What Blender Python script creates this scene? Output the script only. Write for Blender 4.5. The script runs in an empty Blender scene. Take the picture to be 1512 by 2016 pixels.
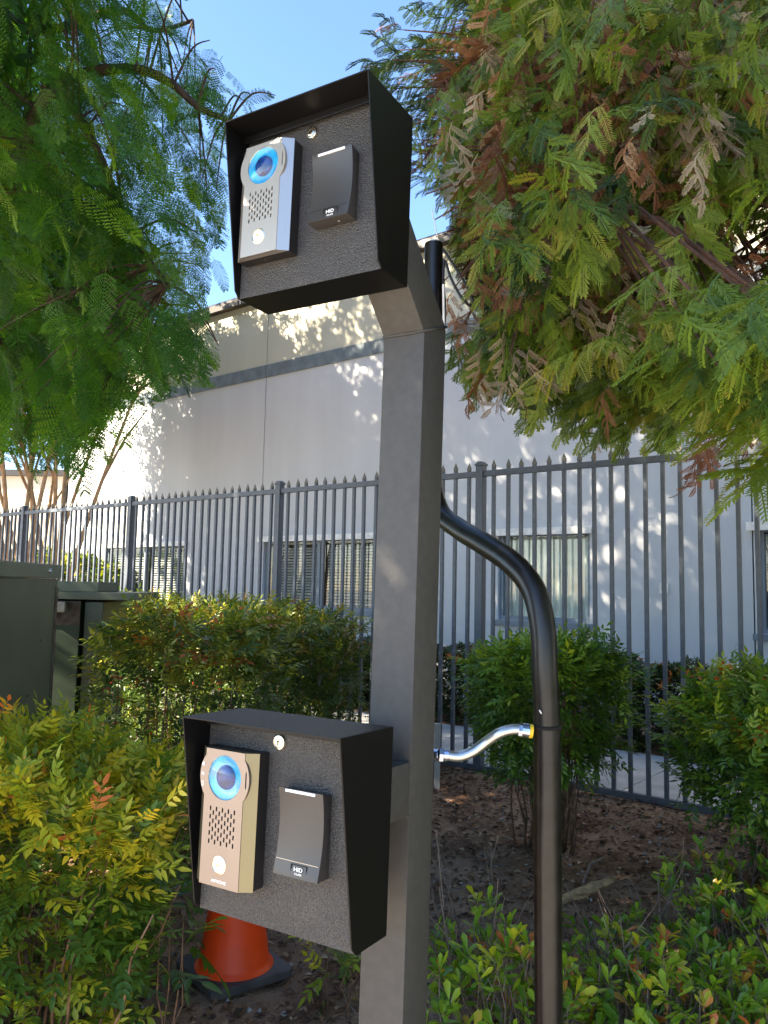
import bpy, bmesh, math, random
import numpy as np
from mathutils import Matrix, Vector, Euler
rng = np.random.default_rng(7); random.seed(7)
R = math.radians
SC = bpy.context.scene; COL = SC.collection

# ---------------------------------------------------------------- camera, light, exposure
CAM_H = 1.5; F_PX = 1569.8; PITCH = .09458; ROLL = .02028
cd = bpy.data.cameras.new('camera'); cam = bpy.data.objects.new('camera', cd); COL.objects.link(cam)
_fw = Vector((0, math.cos(PITCH), math.sin(PITCH))); _u0 = Vector((0, -math.sin(PITCH), math.cos(PITCH))); _r0 = Vector((1, 0, 0))
_r = math.cos(ROLL)*_r0 + math.sin(ROLL)*_u0; _u = -math.sin(ROLL)*_r0 + math.cos(ROLL)*_u0
cam.matrix_world = Matrix(((_r.x, _u.x, -_fw.x, 0), (_r.y, _u.y, -_fw.y, 0), (_r.z, _u.z, -_fw.z, CAM_H), (0, 0, 0, 1)))
cd.sensor_fit = 'VERTICAL'; cd.sensor_height = 24; cd.lens = 24*F_PX/2016; cd.clip_start = .05; cd.clip_end = 2000
SC.camera = cam
SUN_DIR = Vector((.80, .20, -.56)).normalized()         # the way the light travels
w = bpy.data.worlds.new('World'); SC.world = w; w.use_nodes = True
nt = w.node_tree; nt.nodes.clear()
sky = nt.nodes.new('ShaderNodeTexSky'); sky.sky_type = 'NISHITA'; sky.sun_disc = False
sky.sun_elevation = math.asin(-SUN_DIR.z); sky.sun_rotation = math.atan2(-SUN_DIR.x, -SUN_DIR.y)
sky.air_density = 1.0; sky.dust_density = .6; sky.ozone_density = 4.6
bg = nt.nodes.new('ShaderNodeBackground'); bg.inputs[1].default_value = .08
wo = nt.nodes.new('ShaderNodeOutputWorld'); nt.links.new(sky.outputs[0], bg.inputs[0]); nt.links.new(bg.outputs[0], wo.inputs[0])
sd = bpy.data.lights.new('sun', 'SUN'); sd.energy = 5; sd.angle = R(.53); sd.color = (1, .86, .66)
so = bpy.data.objects.new('sun', sd); COL.objects.link(so); so.rotation_euler = SUN_DIR.to_track_quat('-Z', 'Y').to_euler(); so.location = (-20, -5, 20)
vs = SC.view_settings; vs.view_transform = 'Standard'; vs.look = 'None'; vs.gamma = 1; vs.use_curve_mapping = False; vs.exposure = 2.65
SC.cycles.max_bounces = 8; SC.cycles.transparent_max_bounces = 12

def ray(x, y):
    d = _r*((x-756)/F_PX) - _u*((y-1008)/F_PX) + _fw
    return d/d.y
def at(x, y, Y): return ray(x, y)*Y + Vector((0, 0, CAM_H))
def proj(P):
    P = np.asarray(P, float) - [0, 0, CAM_H]; d = P@np.array(_fw)
    return 756+F_PX*(P@np.array(_r))/d, 1008-F_PX*(P@np.array(_u))/d, d
YAW = -.6778
BX = Vector((math.cos(.6778), -math.sin(.6778), 0)); BN = Vector((math.sin(.6778), math.cos(.6778), 0))
def bw(b, n, z=0): return BX*b + BN*n + Vector((0, 0, z))     # street-grid coordinates: along the facade, away from us

# ---------------------------------------------------------------- materials
MT = {}
def mat(name, col, rough=.6, metal=0, spec=.5, var=0, vscale=8, bump=0, bscale=200, col2=None, coat=0, detail=4, dist=.002, streak=False):
    if name in MT: return MT[name]
    m = bpy.data.materials.new(name); m.use_nodes = True; n = m.node_tree.nodes; L = m.node_tree.links
    b = n['Principled BSDF']; b.inputs['Base Color'].default_value = (*col, 1); b.inputs['Roughness'].default_value = rough
    b.inputs['Metallic'].default_value = metal; b.inputs['Specular IOR Level'].default_value = spec; b.inputs['Coat Weight'].default_value = coat
    tc = n.new('ShaderNodeTexCoord')
    if var or col2:
        no = n.new('ShaderNodeTexNoise'); no.inputs['Scale'].default_value = vscale; no.inputs['Detail'].default_value = 6
        src = tc.outputs['Object']
        if streak:
            mp = n.new('ShaderNodeMapping'); mp.inputs['Scale'].default_value = (1, 1, .12); L.new(src, mp.inputs[0]); src = mp.outputs[0]
        L.new(src, no.inputs['Vector'])
        cr = n.new('ShaderNodeValToRGB'); cr.color_ramp.elements[0].position = .35; cr.color_ramp.elements[1].position = .68
        c2 = col2 or tuple(min(1, c*(1+var)) for c in col); c1 = col if col2 else tuple(c*(1-var) for c in col)
        cr.color_ramp.elements[0].color = (*c1, 1); cr.color_ramp.elements[1].color = (*c2, 1)
        L.new(no.outputs[0], cr.inputs[0]); L.new(cr.outputs[0], b.inputs['Base Color'])
    if bump:
        nb = n.new('ShaderNodeTexNoise'); nb.inputs['Scale'].default_value = bscale; nb.inputs['Detail'].default_value = detail; L.new(tc.outputs['Object'], nb.inputs['Vector'])
        bp = n.new('ShaderNodeBump'); bp.inputs['Strength'].default_value = bump; bp.inputs['Distance'].default_value = dist
        L.new(nb.outputs[0], bp.inputs['Height']); L.new(bp.outputs[0], b.inputs['Normal'])
    MT[name] = m; return m
def leafmat(name, stops, rough=.42, trans=.35, tcol=(1.25, 1.3, .5), dead=False):
    m = bpy.data.materials.new(name); m.use_nodes = True; n = m.node_tree.nodes; L = m.node_tree.links
    b = n['Principled BSDF']; b.inputs['Roughness'].default_value = rough; b.inputs['Specular IOR Level'].default_value = .4
    a = n.new('ShaderNodeAttribute'); a.attribute_name = 'tint'; k = n.new('ShaderNodeAttribute'); k.attribute_name = 'shared'
    oi = n.new('ShaderNodeObjectInfo'); mu = n.new('ShaderNodeMath'); mu.operation = 'MULTIPLY_ADD'
    L.new(oi.outputs['Random'], mu.inputs[0]); L.new(k.outputs['Fac'], mu.inputs[1]); L.new(a.outputs['Fac'], mu.inputs[2])
    cr = n.new('ShaderNodeValToRGB'); e = cr.color_ramp.elements
    while len(e) < len(stops): e.new(.5)
    for i, (p, c) in enumerate(stops):
        if not dead: c = (min(.8, c[0]*1.95+.005), min(.8, c[1]*1.45), min(.8, c[2]*1.05))
        e[i].position = p; e[i].color = (*c, 1)
    L.new(mu.outputs[0], cr.inputs[0]); L.new(cr.outputs[0], b.inputs['Base Color'])
    tr = n.new('ShaderNodeBsdfTranslucent'); mc = n.new('ShaderNodeMix'); mc.data_type = 'RGBA'; mc.blend_type = 'MULTIPLY'; mc.inputs[0].default_value = 1
    mc.inputs[7].default_value = (*tcol, 1); L.new(cr.outputs[0], mc.inputs[6]); L.new(mc.outputs[2], tr.inputs[0])
    mx = n.new('ShaderNodeMixShader'); mx.inputs[0].default_value = trans; L.new(b.outputs[0], mx.inputs[1]); L.new(tr.outputs[0], mx.inputs[2])
    L.new(mx.outputs[0], n['Material Output'].inputs[0]); return m
def glassmat(name, tint, refl=.06, rough=.0):
    m = bpy.data.materials.new(name); m.use_nodes = True; n = m.node_tree.nodes; L = m.node_tree.links; n.remove(n['Principled BSDF'])
    t = n.new('ShaderNodeBsdfTransparent'); t.inputs[0].default_value = (*tint, 1); g = n.new('ShaderNodeBsdfGlossy'); g.inputs['Roughness'].default_value = rough
    f = n.new('ShaderNodeFresnel'); ge = n.new('ShaderNodeNewGeometry'); mi = n.new('ShaderNodeMath'); mi.operation = 'MULTIPLY_ADD'; mi.inputs[1].default_value = -.8333; mi.inputs[2].default_value = 1.5; L.new(ge.outputs['Backfacing'], mi.inputs[0]); L.new(mi.outputs[0], f.inputs[0]); ad = n.new('ShaderNodeMath'); ad.operation = 'ADD'; ad.inputs[1].default_value = refl; L.new(f.outputs[0], ad.inputs[0])
    x = n.new('ShaderNodeMixShader'); L.new(ad.outputs[0], x.inputs[0]); L.new(t.outputs[0], x.inputs[1]); L.new(g.outputs[0], x.inputs[2]); L.new(x.outputs[0], n['Material Output'].inputs[0])
    return m

M_shell = mat('black_powder_coat', (.0045, .0043, .0048), .42, spec=.28, bump=.25, bscale=900, dist=.0006)
M_panel = mat('wrinkle_black_panel', (.052, .050, .049), .40, spec=.5, var=.5, vscale=330, bump=1.0, bscale=340, dist=.004, detail=2)
M_post = mat('brown_textured_post_paint', (.062, .060, .058), .55, spec=.4, bump=.5, bscale=600, dist=.0010, var=.10, vscale=45)
M_pipe = mat('satin_black_pipe_paint', (.009, .008, .0075), .33, spec=.45, var=.5, vscale=30, bump=.12, bscale=300, dist=.0005)
M_cable = mat('black_rubber', (.01, .01, .01), .5)
M_fence = mat('blue_grey_fence_paint', (.080, .098, .125), .5, spec=.4, var=.12, vscale=30, bump=.1, bscale=150)
M_tip = mat('weathered_finial_paint', (.13, .125, .10), .6, var=.3, vscale=60)
M_silver = mat('brushed_silver', (.62, .57, .53), .34, metal=.75, spec=.5, bump=.05, bscale=1500, dist=.0003)  # upper face, its brighter reflection put into the colour
M_face_refl = mat('face_tan_reflection', (.27, .225, .20), .36, metal=.7, spec=.5, bump=.05, bscale=1500, dist=.0003)  # lower copy of the silver face, tan reflection put into the colour
M_rim_refl = mat('chamfer_olive_reflection', (.22, .20, .13), .32, metal=.8)  # lower copy of the silver rim, olive reflection put into the colour
M_silver2 = mat('silver_chamfer', (.52, .48, .44), .3, metal=.8)
M_dplastic = mat('black_plastic', (.014, .013, .014), .4)
M_hole = mat('hole_black', (.004, .004, .004), .9)
M_reader = mat('charcoal_reader_plastic', (.045, .042, .041), .38, spec=.55, bump=.15, bscale=1400, dist=.0004)
M_white = mat('white_print', (.85, .85, .85), .5)
M_ledbar = mat('white_light_bar', (.8, .8, .82), .25)
M_chrome = mat('chrome', (.8, .74, .6), .18, metal=1)
M_zinc = mat('zinc_fitting', (.55, .6, .7), .25, metal=1, var=.2, vscale=80)
M_flex = mat('liquid_tight_metal_conduit', (.62, .60, .56), .3, metal=.9)
M_yel = mat('yellow_tape', (.85, .55, .03), .5)
M_button = mat('cream_button', (.88, .84, .66), .3, coat=.3)
M_ring = mat('lens_ring_sky_reflection', (.012, .36, .72), .16, spec=.8, coat=1, var=.35, vscale=25)  # blue of the reflected sky put into the ring colour
M_eye = mat('dark_lens_eye', (.008, .03, .16), .25, spec=.4, var=.6, vscale=90)
M_dome = glassmat('clear_lens_dome', (.9, .97, 1), .03)
M_wall = mat('pale_grey_stucco', (.545, .56, .575), .85, spec=.2, var=.06, vscale=1.6, streak=True, bump=.25, bscale=60, dist=.004)
M_wallup = mat('beige_stucco', (.50, .48, .38), .85, spec=.2, var=.07, vscale=1.2, bump=.25, bscale=60, dist=.004, streak=True)
M_band = mat('slate_band_paint', (.15, .185, .20), .7, var=.2, vscale=5)
M_cap = mat('brown_metal_coping', (.018, .014, .013), .45, var=.2, vscale=4)
M_roof = mat('roof_membrane', (.3, .29, .27), .9)
M_inner = mat('interior_wall', (.12, .11, .1), .9)
M_wframe = mat('slate_window_frame', (.16, .2, .24), .5)
M_wwhite = mat('white_flashing', (.78, .76, .72), .5, var=.15, vscale=20)
M_blind = mat('white_blind_slat', (.5, .49, .46), .5)
M_curtain = mat('pale_curtain', (.7, .72, .68), .8, var=.1, vscale=6)
M_glass = glassmat('window_glass', (.94, .97, .96), .0)
M_conc = mat('concrete', (.42, .41, .39), .85, spec=.2, var=.14, vscale=5, bump=.3, bscale=120, dist=.003)
M_soil = mat('mulch_soil', (.17, .095, .058), .95, spec=.1, col2=(.42, .28, .19), vscale=2.6, bump=.9, bscale=70, dist=.02)
M_far = mat('bare_ground', (.36, .32, .27), .95, var=.2, vscale=.5)  # pale tone set to bounce sunlight back as fill
M_bounce = mat('pale_bounce_paving', (.46, .42, .37), .9, bump=.4, bscale=200)  # unseen paving, made pale to throw sunlight back onto post and wall
M_cone = mat('orange_cone_vinyl', (1.0, .075, .008), .42, spec=.4, var=.1, vscale=6)
M_conebase = mat('dusty_black_rubber', (.05, .045, .045), .75, col2=(.12, .105, .10), vscale=9, bump=.3, bscale=90)
M_green = mat('utility_green_paint', (.10, .115, .08), .5, var=.14, vscale=4, bump=.08, bscale=40)
M_green2 = mat('dark_utility_green', (.03, .05, .03), .5, var=.2, vscale=4)
M_rust = mat('rusty_dirty_metal', (.06, .03, .015), .8, col2=(.10, .10, .08), vscale=22)
M_bark = mat('brown_bark', (.07, .045, .03), .9, var=.4, vscale=20, bump=.8, bscale=60, dist=.01, streak=True)
M_barkr = mat('redwood_bark', (.09, .042, .025), .95, var=.4, vscale=15, bump=.9, bscale=50, dist=.02, streak=True)
M_twig = mat('grey_brown_twig', (.16, .12, .09), .85, var=.35, vscale=60)
M_cane = mat('tan_brown_cane', (.17, .095, .05), .75, var=.4, vscale=40)
M_tan = mat('tan_smooth_bark', (.42, .27, .15), .8, var=.25, vscale=12)
M_stake = mat('beige_weathered_stake', (.42, .40, .36), .8, var=.15, vscale=20)
M_berry = mat('red_berry', (.55, .02, .012), .3)
M_split = mat('split_wood', (.42, .27, .13), .85, var=.35, vscale=30, bump=.7, bscale=60, dist=.008)

G1, G2, G3 = (.012, .045, .008), (.035, .095, .012), (.09, .17, .018)
L_jac = leafmat('feathery_green_leaf', [(0, (.010, .055, .007)), (.45, (.026, .115, .010)), (.8, (.065, .19, .012)), (1, (.17, .24, .015))], .5, .45)
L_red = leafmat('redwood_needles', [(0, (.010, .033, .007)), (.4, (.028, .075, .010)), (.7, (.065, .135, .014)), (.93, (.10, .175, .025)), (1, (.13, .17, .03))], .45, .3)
L_redd = leafmat('dark_blue_redwood_needles', [(0, (.010, .032, .018)), (1, (.03, .075, .035))], .45, .25)
L_dead = leafmat('rust_dead_needles', [(0, (.09, .032, .013)), (.4, (.17, .066, .026)), (.75, (.28, .125, .052)), (1, (.38, .26, .15))], .7, .2, (1.1, .9, .6), True)
L_grey = leafmat('grey_dead_needles', [(0, (.15, .10, .06)), (1, (.42, .36, .26))], .8, .15, (1, 1, .9), True)
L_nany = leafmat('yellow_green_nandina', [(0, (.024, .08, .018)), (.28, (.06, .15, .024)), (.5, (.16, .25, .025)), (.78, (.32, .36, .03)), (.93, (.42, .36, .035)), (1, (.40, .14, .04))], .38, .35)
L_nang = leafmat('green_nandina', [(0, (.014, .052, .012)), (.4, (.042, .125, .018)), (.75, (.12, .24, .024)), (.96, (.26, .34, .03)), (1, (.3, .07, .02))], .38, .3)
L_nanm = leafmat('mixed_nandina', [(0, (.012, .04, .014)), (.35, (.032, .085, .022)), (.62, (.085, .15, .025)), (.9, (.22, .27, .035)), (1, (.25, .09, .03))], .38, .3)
L_haw = leafmat('glossy_hawthorn_leaf', [(0, (.018, .065, .014)), (.3, (.055, .16, .018)), (.6, (.14, .28, .022)), (.88, (.26, .33, .03)), (.96, (.28, .2, .05)), (1, (.34, .12, .05))], .28, .3)
L_photi = leafmat('dark_hedge_leaf', [(0, (.008, .022, .008)), (.6, (.02, .05, .014)), (.9, (.05, .09, .02)), (1, (.10, .09, .03))], .35, .2)
L_tipred = leafmat('bronze_hedge_tip', [(0, (.09, .1, .02)), (.5, (.25, .11, .04)), (1, (.32, .09, .04))], .35, .3)
L_litter = leafmat('dry_leaf_litter', [(0, (.06, .028, .013)), (.4, (.19, .095, .045)), (.75, (.32, .19, .10)), (1, (.48, .36, .23))], .8, .05, (1, 1, 1), True)

# ---------------------------------------------------------------- helpers
def setp(o, label=None, cat=None, group=None, kind=None):
    for k, v in (('label', label), ('category', cat), ('group', group), ('kind', kind)):
        if v: o[k] = v
    return o
def empty(name, label, cat, loc=(0, 0, 0), rotz=0, group=None, mw=None):
    o = bpy.data.objects.new(name, None); COL.objects.link(o); o.empty_display_size = .1
    if mw is not None: o.matrix_world = mw
    else: o.location = loc; o.rotation_euler = (0, 0, rotz)
    return setp(o, label, cat, group)
class MB:
    def __init__(s): s.v = []; s.f = []; s.mi = []
    def add(s, V, F, mi=0):
        k = len(s.v); s.v += [tuple(p) for p in V]; s.f += [tuple(i+k for i in f) for f in F]; s.mi += [mi]*len(F); return s
    def box(s, x0, x1, y0, y1, z0, z1, mi=0, M=None):
        V = [Vector(p) for p in ((x0, y0, z0), (x1, y0, z0), (x1, y1, z0), (x0, y1, z0), (x0, y0, z1), (x1, y0, z1), (x1, y1, z1), (x0, y1, z1))]
        if M: V = [M@p for p in V]
        return s.add(V, [(0, 3, 2, 1), (4, 5, 6, 7), (0, 1, 5, 4), (1, 2, 6, 5), (2, 3, 7, 6), (3, 0, 4, 7)], mi)
    def prism(s, poly, ax, a, b, mi=0):      # poly in the two other axes, extruded along ax from a to b
        def P(q, t): return {0: (t, q[0], q[1]), 1: (q[0], t, q[1]), 2: (q[0], q[1], t)}[ax]
        n = len(poly); V = [P(q, a) for q in poly]+[P(q, b) for q in poly]
        return s.add(V, [tuple(range(n))[::-1], tuple(range(n, 2*n))]+[(i, (i+1) % n, n+(i+1) % n, n+i) for i in range(n)], mi)
    def tube(s, pts, rad, n=8, mi=0, cap=True):
        pts = [Vector(p) for p in pts]; rad = [rad]*len(pts) if not hasattr(rad, '__len__') else rad
        V = []; t0 = (pts[1]-pts[0]).normalized(); a = t0.orthogonal().normalized()
        for i, p in enumerate(pts):
            t = (pts[min(i+1, len(pts)-1)]-pts[max(i-1, 0)]).normalized()
            a = (a-t*a.dot(t)).normalized(); b = t.cross(a)
            for k in range(n): th = 2*math.pi*k/n; V.append(p+(a*math.cos(th)+b*math.sin(th))*rad[i])
        F = [(i*n+k, i*n+(k+1) % n, (i+1)*n+(k+1) % n, (i+1)*n+k) for i in range(len(pts)-1) for k in range(n)]
        if cap: F += [tuple(range(n))[::-1], tuple((len(pts)-1)*n+k for k in range(n))]
        return s.add(V, F, mi)
    def build(s, name, mats, parent=None, smooth=False, bevel=0, kind=None, link=True, label=None):
        me = bpy.data.meshes.new(name); me.from_pydata(s.v, [], s.f)
        mats = mats if isinstance(mats, (list, tuple)) else [mats]
        for m in mats: me.materials.append(m)
        me.polygons.foreach_set('material_index', s.mi)
        if smooth: me.polygons.foreach_set('use_smooth', [True]*len(s.f))
        bm = bmesh.new(); bm.from_mesh(me); bmesh.ops.recalc_face_normals(bm, faces=bm.faces)
        if bevel: bmesh.ops.bevel(bm, geom=[e for e in bm.edges if len(e.link_faces) == 2 and e.calc_face_angle(0) > .5], offset=bevel, segments=2, affect='EDGES', profile=.6)
        bm.to_mesh(me); bm.free()
        o = bpy.data.objects.new(name, me); COL.objects.link(o)
        if parent: o.parent = parent
        return setp(o, label=label, kind=kind)
def share(name, src, parent, M=None):
    o = bpy.data.objects.new(name, src.data); COL.objects.link(o); o.parent = parent
    if M is not None: o.matrix_local = M
    return o
def smooth_angle(o, a=35):
    me = o.data; me.polygons.foreach_set('use_smooth', [True]*len(me.polygons))
    bm = bmesh.new(); bm.from_mesh(me)
    for e in bm.edges: e.smooth = not (len(e.link_faces) == 2 and e.calc_face_angle(0) > R(a))
    bm.to_mesh(me); bm.free(); return o
def catmull(P, n=6):
    P = [Vector(p) for p in P]; out = []
    for i in range(len(P)-1):
        a = P[max(i-1, 0)]; b = P[i]; c = P[i+1]; d = P[min(i+2, len(P)-1)]
        for k in range(n):
            t = k/n; out.append(.5*((2*b)+(c-a)*t+(2*a-5*b+4*c-d)*t*t+(3*b-a-3*c+d)*t**3))
    return out+[P[-1]]
def text(name, s, size, M, parent, m, sx=1):
    cu = bpy.data.curves.new(name, 'FONT'); cu.body = s; cu.size = size; cu.align_x = 'CENTER'; cu.align_y = 'CENTER'; cu.extrude = .0002; cu.offset = size*.012
    t = bpy.data.objects.new('tmp', cu); COL.objects.link(t); dg = bpy.context.evaluated_depsgraph_get()
    me = bpy.data.meshes.new_from_object(t.evaluated_get(dg)); bpy.data.objects.remove(t); me.materials.clear(); me.materials.append(m)
    me.transform(Matrix.Diagonal((sx, 1, 1, 1))); o = bpy.data.objects.new(name, me); COL.objects.link(o); o.parent = parent; o.matrix_local = M; return o

# --- leaf templates: (V, faces as tri/quad index lists, tint per vertex)
def t_join(parts):
    V = []; F = []; T = []; k = 0
    for v, f, t in parts: V.append(v); F += [tuple(i+k for i in q) for q in f]; T.append(t); k += len(v)
    return np.vstack(V), F, np.concatenate(T)
def t_leaf(L=1, W=.35, fold=.12, droop=.15, obov=False, lo=False, tint=0):
    a, b = (.45, .8) if obov else (.3, .65); wa, wb = (.62, .9) if obov else (1, .72); h = W*L/2
    def z(t): return -droop*L*t*t
    if lo:
        V = np.array([(0, 0, 0), (-h, L*.42, z(.42)), (0, L, z(1)), (h, L*.42, z(.42)), (0, L*.42, z(.42)-fold*W*L)]); F = [(0, 4, 2, 1), (0, 3, 2, 4)]
    else:
        f = fold*W*L
        V = np.array([(0, 0, 0), (-h*wa, L*a, z(a)), (-h*wb, L*b, z(b)), (0, L, z(1)), (h*wb, L*b, z(b)), (h*wa, L*a, z(a)), (0, L*a, z(a)-f), (0, L*b, z(b)-f)])
        F = [(0, 6, 1), (0, 5, 6), (1, 6, 7, 2), (6, 5, 4, 7), (2, 7, 3), (7, 4, 3)]
    return V, F, np.full(len(V), float(tint))
def rotm(d, n):                       # columns: side, dir, normal
    d = np.asarray(d, float); d = d/np.linalg.norm(d); n = np.asarray(n, float); n = n-d*(n@d); q = np.linalg.norm(n)
    if q < 1e-4: n = np.cross(d, [1, .3, .2]); q = np.linalg.norm(n)
    n = n/q; return np.column_stack([np.cross(d, n), d, n])
def t_place(T, d, n, p, s=1):
    V, F, t = T; return (V*s)@rotm(d, n).T+np.asarray(p), F, t
def t_strip(pts, wd):                 # flat ribbon for a rachis
    pts = np.asarray(pts, float); V = []; F = []
    for i, p in enumerate(pts): V += [p+[wd/2, 0, 0], p-[wd/2, 0, 0]]
    for i in range(len(pts)-1): F.append((2*i, 2*i+1, 2*i+3, 2*i+2))
    return np.array(V), F, np.full(len(V), -.05)
def t_nandina(r, lo=False):           # a compound leaf, unit length
    n = 3 if not lo else 3; P = []; pts = [(0, t, -.12*t*t) for t in (0, .33, .66, 1.)]
    P.append(t_strip(pts, .012))
    for i in range(n):
        t = .3+.62*i/n
        for s in (-1, 1):
            an = R(r.uniform(38, 62)); d = (s*math.sin(an), math.cos(an), r.uniform(-.25, .1))
            P.append(t_place(t_leaf(r.uniform(.32, .44), r.uniform(.3, .4), .12, .2, lo=lo, tint=r.uniform(-.07, .07)), d, (s*-.2, 0, 1), (0, t, -.12*t*t)))
    P.append(t_place(t_leaf(.42, .36, .12, .2, lo=lo, tint=.04), (0, 1, -.2), (0, 0, 1), (0, .9, -.1)))
    return t_join(P)
def t_bipinnate(r):                   # feathery twice-pinnate leaf, unit length
    P = []; N = 15; droop = .3; pts = [(0, t, -droop*t*t) for t in np.linspace(0, 1, 6)]; P.append(t_strip(pts, .01))
    for i in range(N):
        t = .12+.86*i/(N-1); pl = .30*math.sin(math.pi*(.18+.72*t))**.8
        for s in (-1, 1):
            an = R(62-22*t+r.uniform(-6, 6)); d = np.array([s*math.sin(an), math.cos(an), -.25+r.uniform(-.12, .1)]); d /= np.linalg.norm(d)
            q = np.cross([0, 0, 1.], d); q /= np.linalg.norm(q); o = np.array([0, t, -droop*t*t]); V = []; F = []
            for k in range(7):
                c = o+d*pl*(k+.6)/7.2; ll = .042*math.sin(math.pi*(.2+.65*k/7))
                for s2 in (-1, 1):
                    b = len(V); tip = c+q*s2*ll+d*ll*.5; V += [c-d*.010, c+d*.013, tip+[0, 0, r.uniform(-.01, .01)]]; F.append((b, b+1, b+2))
            P.append((np.array(V), F, np.full(len(V), r.uniform(-.05, .05))))
    return t_join(P)
def t_frond(r, L=.11, n=20, curl=0., nl=.02):   # flat redwood frond with two ranks of needles (metres)
    V = []; F = []; T = []
    for i in range(n):
        t = (i+.5)/n; y = L*t; zc = -curl*L*t*t
        ln = nl*math.sin(math.pi*(.16+.74*t))**.6*r.uniform(.85, 1.1)
        for s in (-1, 1):
            an = R(56-16*t+r.uniform(-6, 6)); dx, dy = s*math.sin(an)*ln, math.cos(an)*ln; wd = .0023; b = len(V)
            V += [(0, y-wd, zc), (dx*.55, y+dy*.55-wd, zc+.002), (dx, y+dy, zc+r.uniform(-.003, .001)), (dx*.55, y+dy*.55+wd*1.6, zc+.002)]
            F.append((b, b+1, b+2, b+3) if s > 0 else (b, b+3, b+2, b+1)); tt = .12*(t > .85) + r.uniform(-.03, .03); T += [tt]*4
    V2, F2, T2 = t_strip([(0, L*t, -curl*L*t*t) for t in (0, .5, 1)], .0025)
    return t_join([(np.array(V), F, np.array(T)), (V2, F2, T2)])
def t_spray(r, L=.34, k=9, fl=.10, curl=.2, sparse=1., nl=.02):
    P = []; pts = [np.array([.02*math.sin(5*t), L*t, -curl*L*t*t]) for t in np.linspace(0, 1, 6)]; P.append(t_strip(pts, .005))
    for i in range(k):
        t = .12+.85*i/(k-1); p = np.array([.02*math.sin(5*t), L*t, -curl*L*t*t]); s = 1 if i % 2 else -1
        if i == k-1: s = 0
        an = R(r.uniform(35, 60))*s
        f = t_frond(r, fl*r.uniform(.7, 1.15)*(1-.3*t), int(19*sparse), r.uniform(.1, .5), nl)
        P.append(t_place(f, (math.sin(an), math.cos(an), -.25-.4*curl+r.uniform(-.2, .15)), (0, 0, 1), p)); P[-1] = (P[-1][0], P[-1][1], P[-1][2]+r.uniform(-.16, .16))
    return t_join(P)
def mesh_from(name, V, F, T, m, shared=0):
    me = bpy.data.meshes.new(name); n = np.array([len(f) for f in F]); idx = np.concatenate([np.array(f) for f in F]) if not isinstance(F, np.ndarray) else F.ravel()
    me.vertices.add(len(V)); me.vertices.foreach_set('co', np.asarray(V, np.float32).ravel())
    me.loops.add(len(idx)); me.loops.foreach_set('vertex_index', idx.astype(np.int32))
    me.polygons.add(len(n)); me.polygons.foreach_set('loop_start', np.concatenate([[0], np.cumsum(n)[:-1]]).astype(np.int32))
    me.update(calc_edges=True)
    a = me.attributes.new('tint', 'FLOAT', 'POINT'); a.data.foreach_set('value', np.asarray(T, np.float32))
    a = me.attributes.new('shared', 'FLOAT', 'POINT'); a.data.foreach_set('value', np.full(len(V), float(shared), np.float32))
    me.materials.append(m); return me
def scatter(parent, part, tmpls, m, items, nparts, rest='foliage', tbase=.0, tspan=1.):
    """items: list of (template index, position, direction, normal, scale, tint).  The nparts nearest ones become child
    objects that share mesh data, all the others one joined mesh."""
    if not items: return
    org = np.array(parent.matrix_world.translation)
    vis = []
    for i, it in enumerate(items):
        x, y, d = proj(it[1]); inside = d > .2 and -60 < x < 1572 and -60 < y < 2076
        vis.append((d if inside else 1000+abs(d))/max(it[4], .01)**.5)
    order = np.argsort(vis); nparts = min(nparts, sum(v < 300 for v in vis))
    ms = {}
    for i in order[:nparts]:
        k, p, d, n, s, t = items[i]
        tq = round(t*5)/5
        key = (k, tq)
        if key not in ms: V, F, T = tmpls[k]; ms[key] = mesh_from(part, V, F, T+tq-.06, m, .12)
        o = bpy.data.objects.new(part, ms[key]); COL.objects.link(o); o.parent = parent
        Mx = Matrix([list(r) for r in rotm(d, n)*s]).to_4x4(); Mx.translation = Vector(np.asarray(p)-org); o.matrix_local = Mx
    rest_i = order[nparts:]
    if len(rest_i) == 0: return
    Vs = []; Fl = []; Ns = []; Ts = []; off = 0; cache = {}
    for i in rest_i:
        k, p, d, n, s, t = items[i]; V, F, T = tmpls[k]
        if k not in cache: cache[k] = (np.concatenate([np.array(f) for f in F]), np.array([len(f) for f in F]))
        ix, ns = cache[k]
        Vs.append((V*s)@rotm(d, n).T+(np.asarray(p)-org)); Fl.append(ix+off); Ns.append(ns); Ts.append(T+t); off += len(V)
    me = bpy.data.meshes.new(rest); V = np.vstack(Vs); idx = np.concatenate(Fl); n = np.concatenate(Ns)
    me.vertices.add(len(V)); me.vertices.foreach_set('co', V.astype(np.float32).ravel())
    me.loops.add(len(idx)); me.loops.foreach_set('vertex_index', idx.astype(np.int32))
    me.polygons.add(len(n)); me.polygons.foreach_set('loop_start', np.concatenate([[0], np.cumsum(n)[:-1]]).astype(np.int32)); me.update(calc_edges=True)
    a = me.attributes.new('tint', 'FLOAT', 'POINT'); a.data.foreach_set('value', np.concatenate(Ts).astype(np.float32))
    me.materials.append(m); o = bpy.data.objects.new(rest, me); COL.objects.link(o); o.parent = parent; o['kind'] = 'stuff'; return o
def rv(r): v = r.normal(size=3); return v/np.linalg.norm(v)

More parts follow.
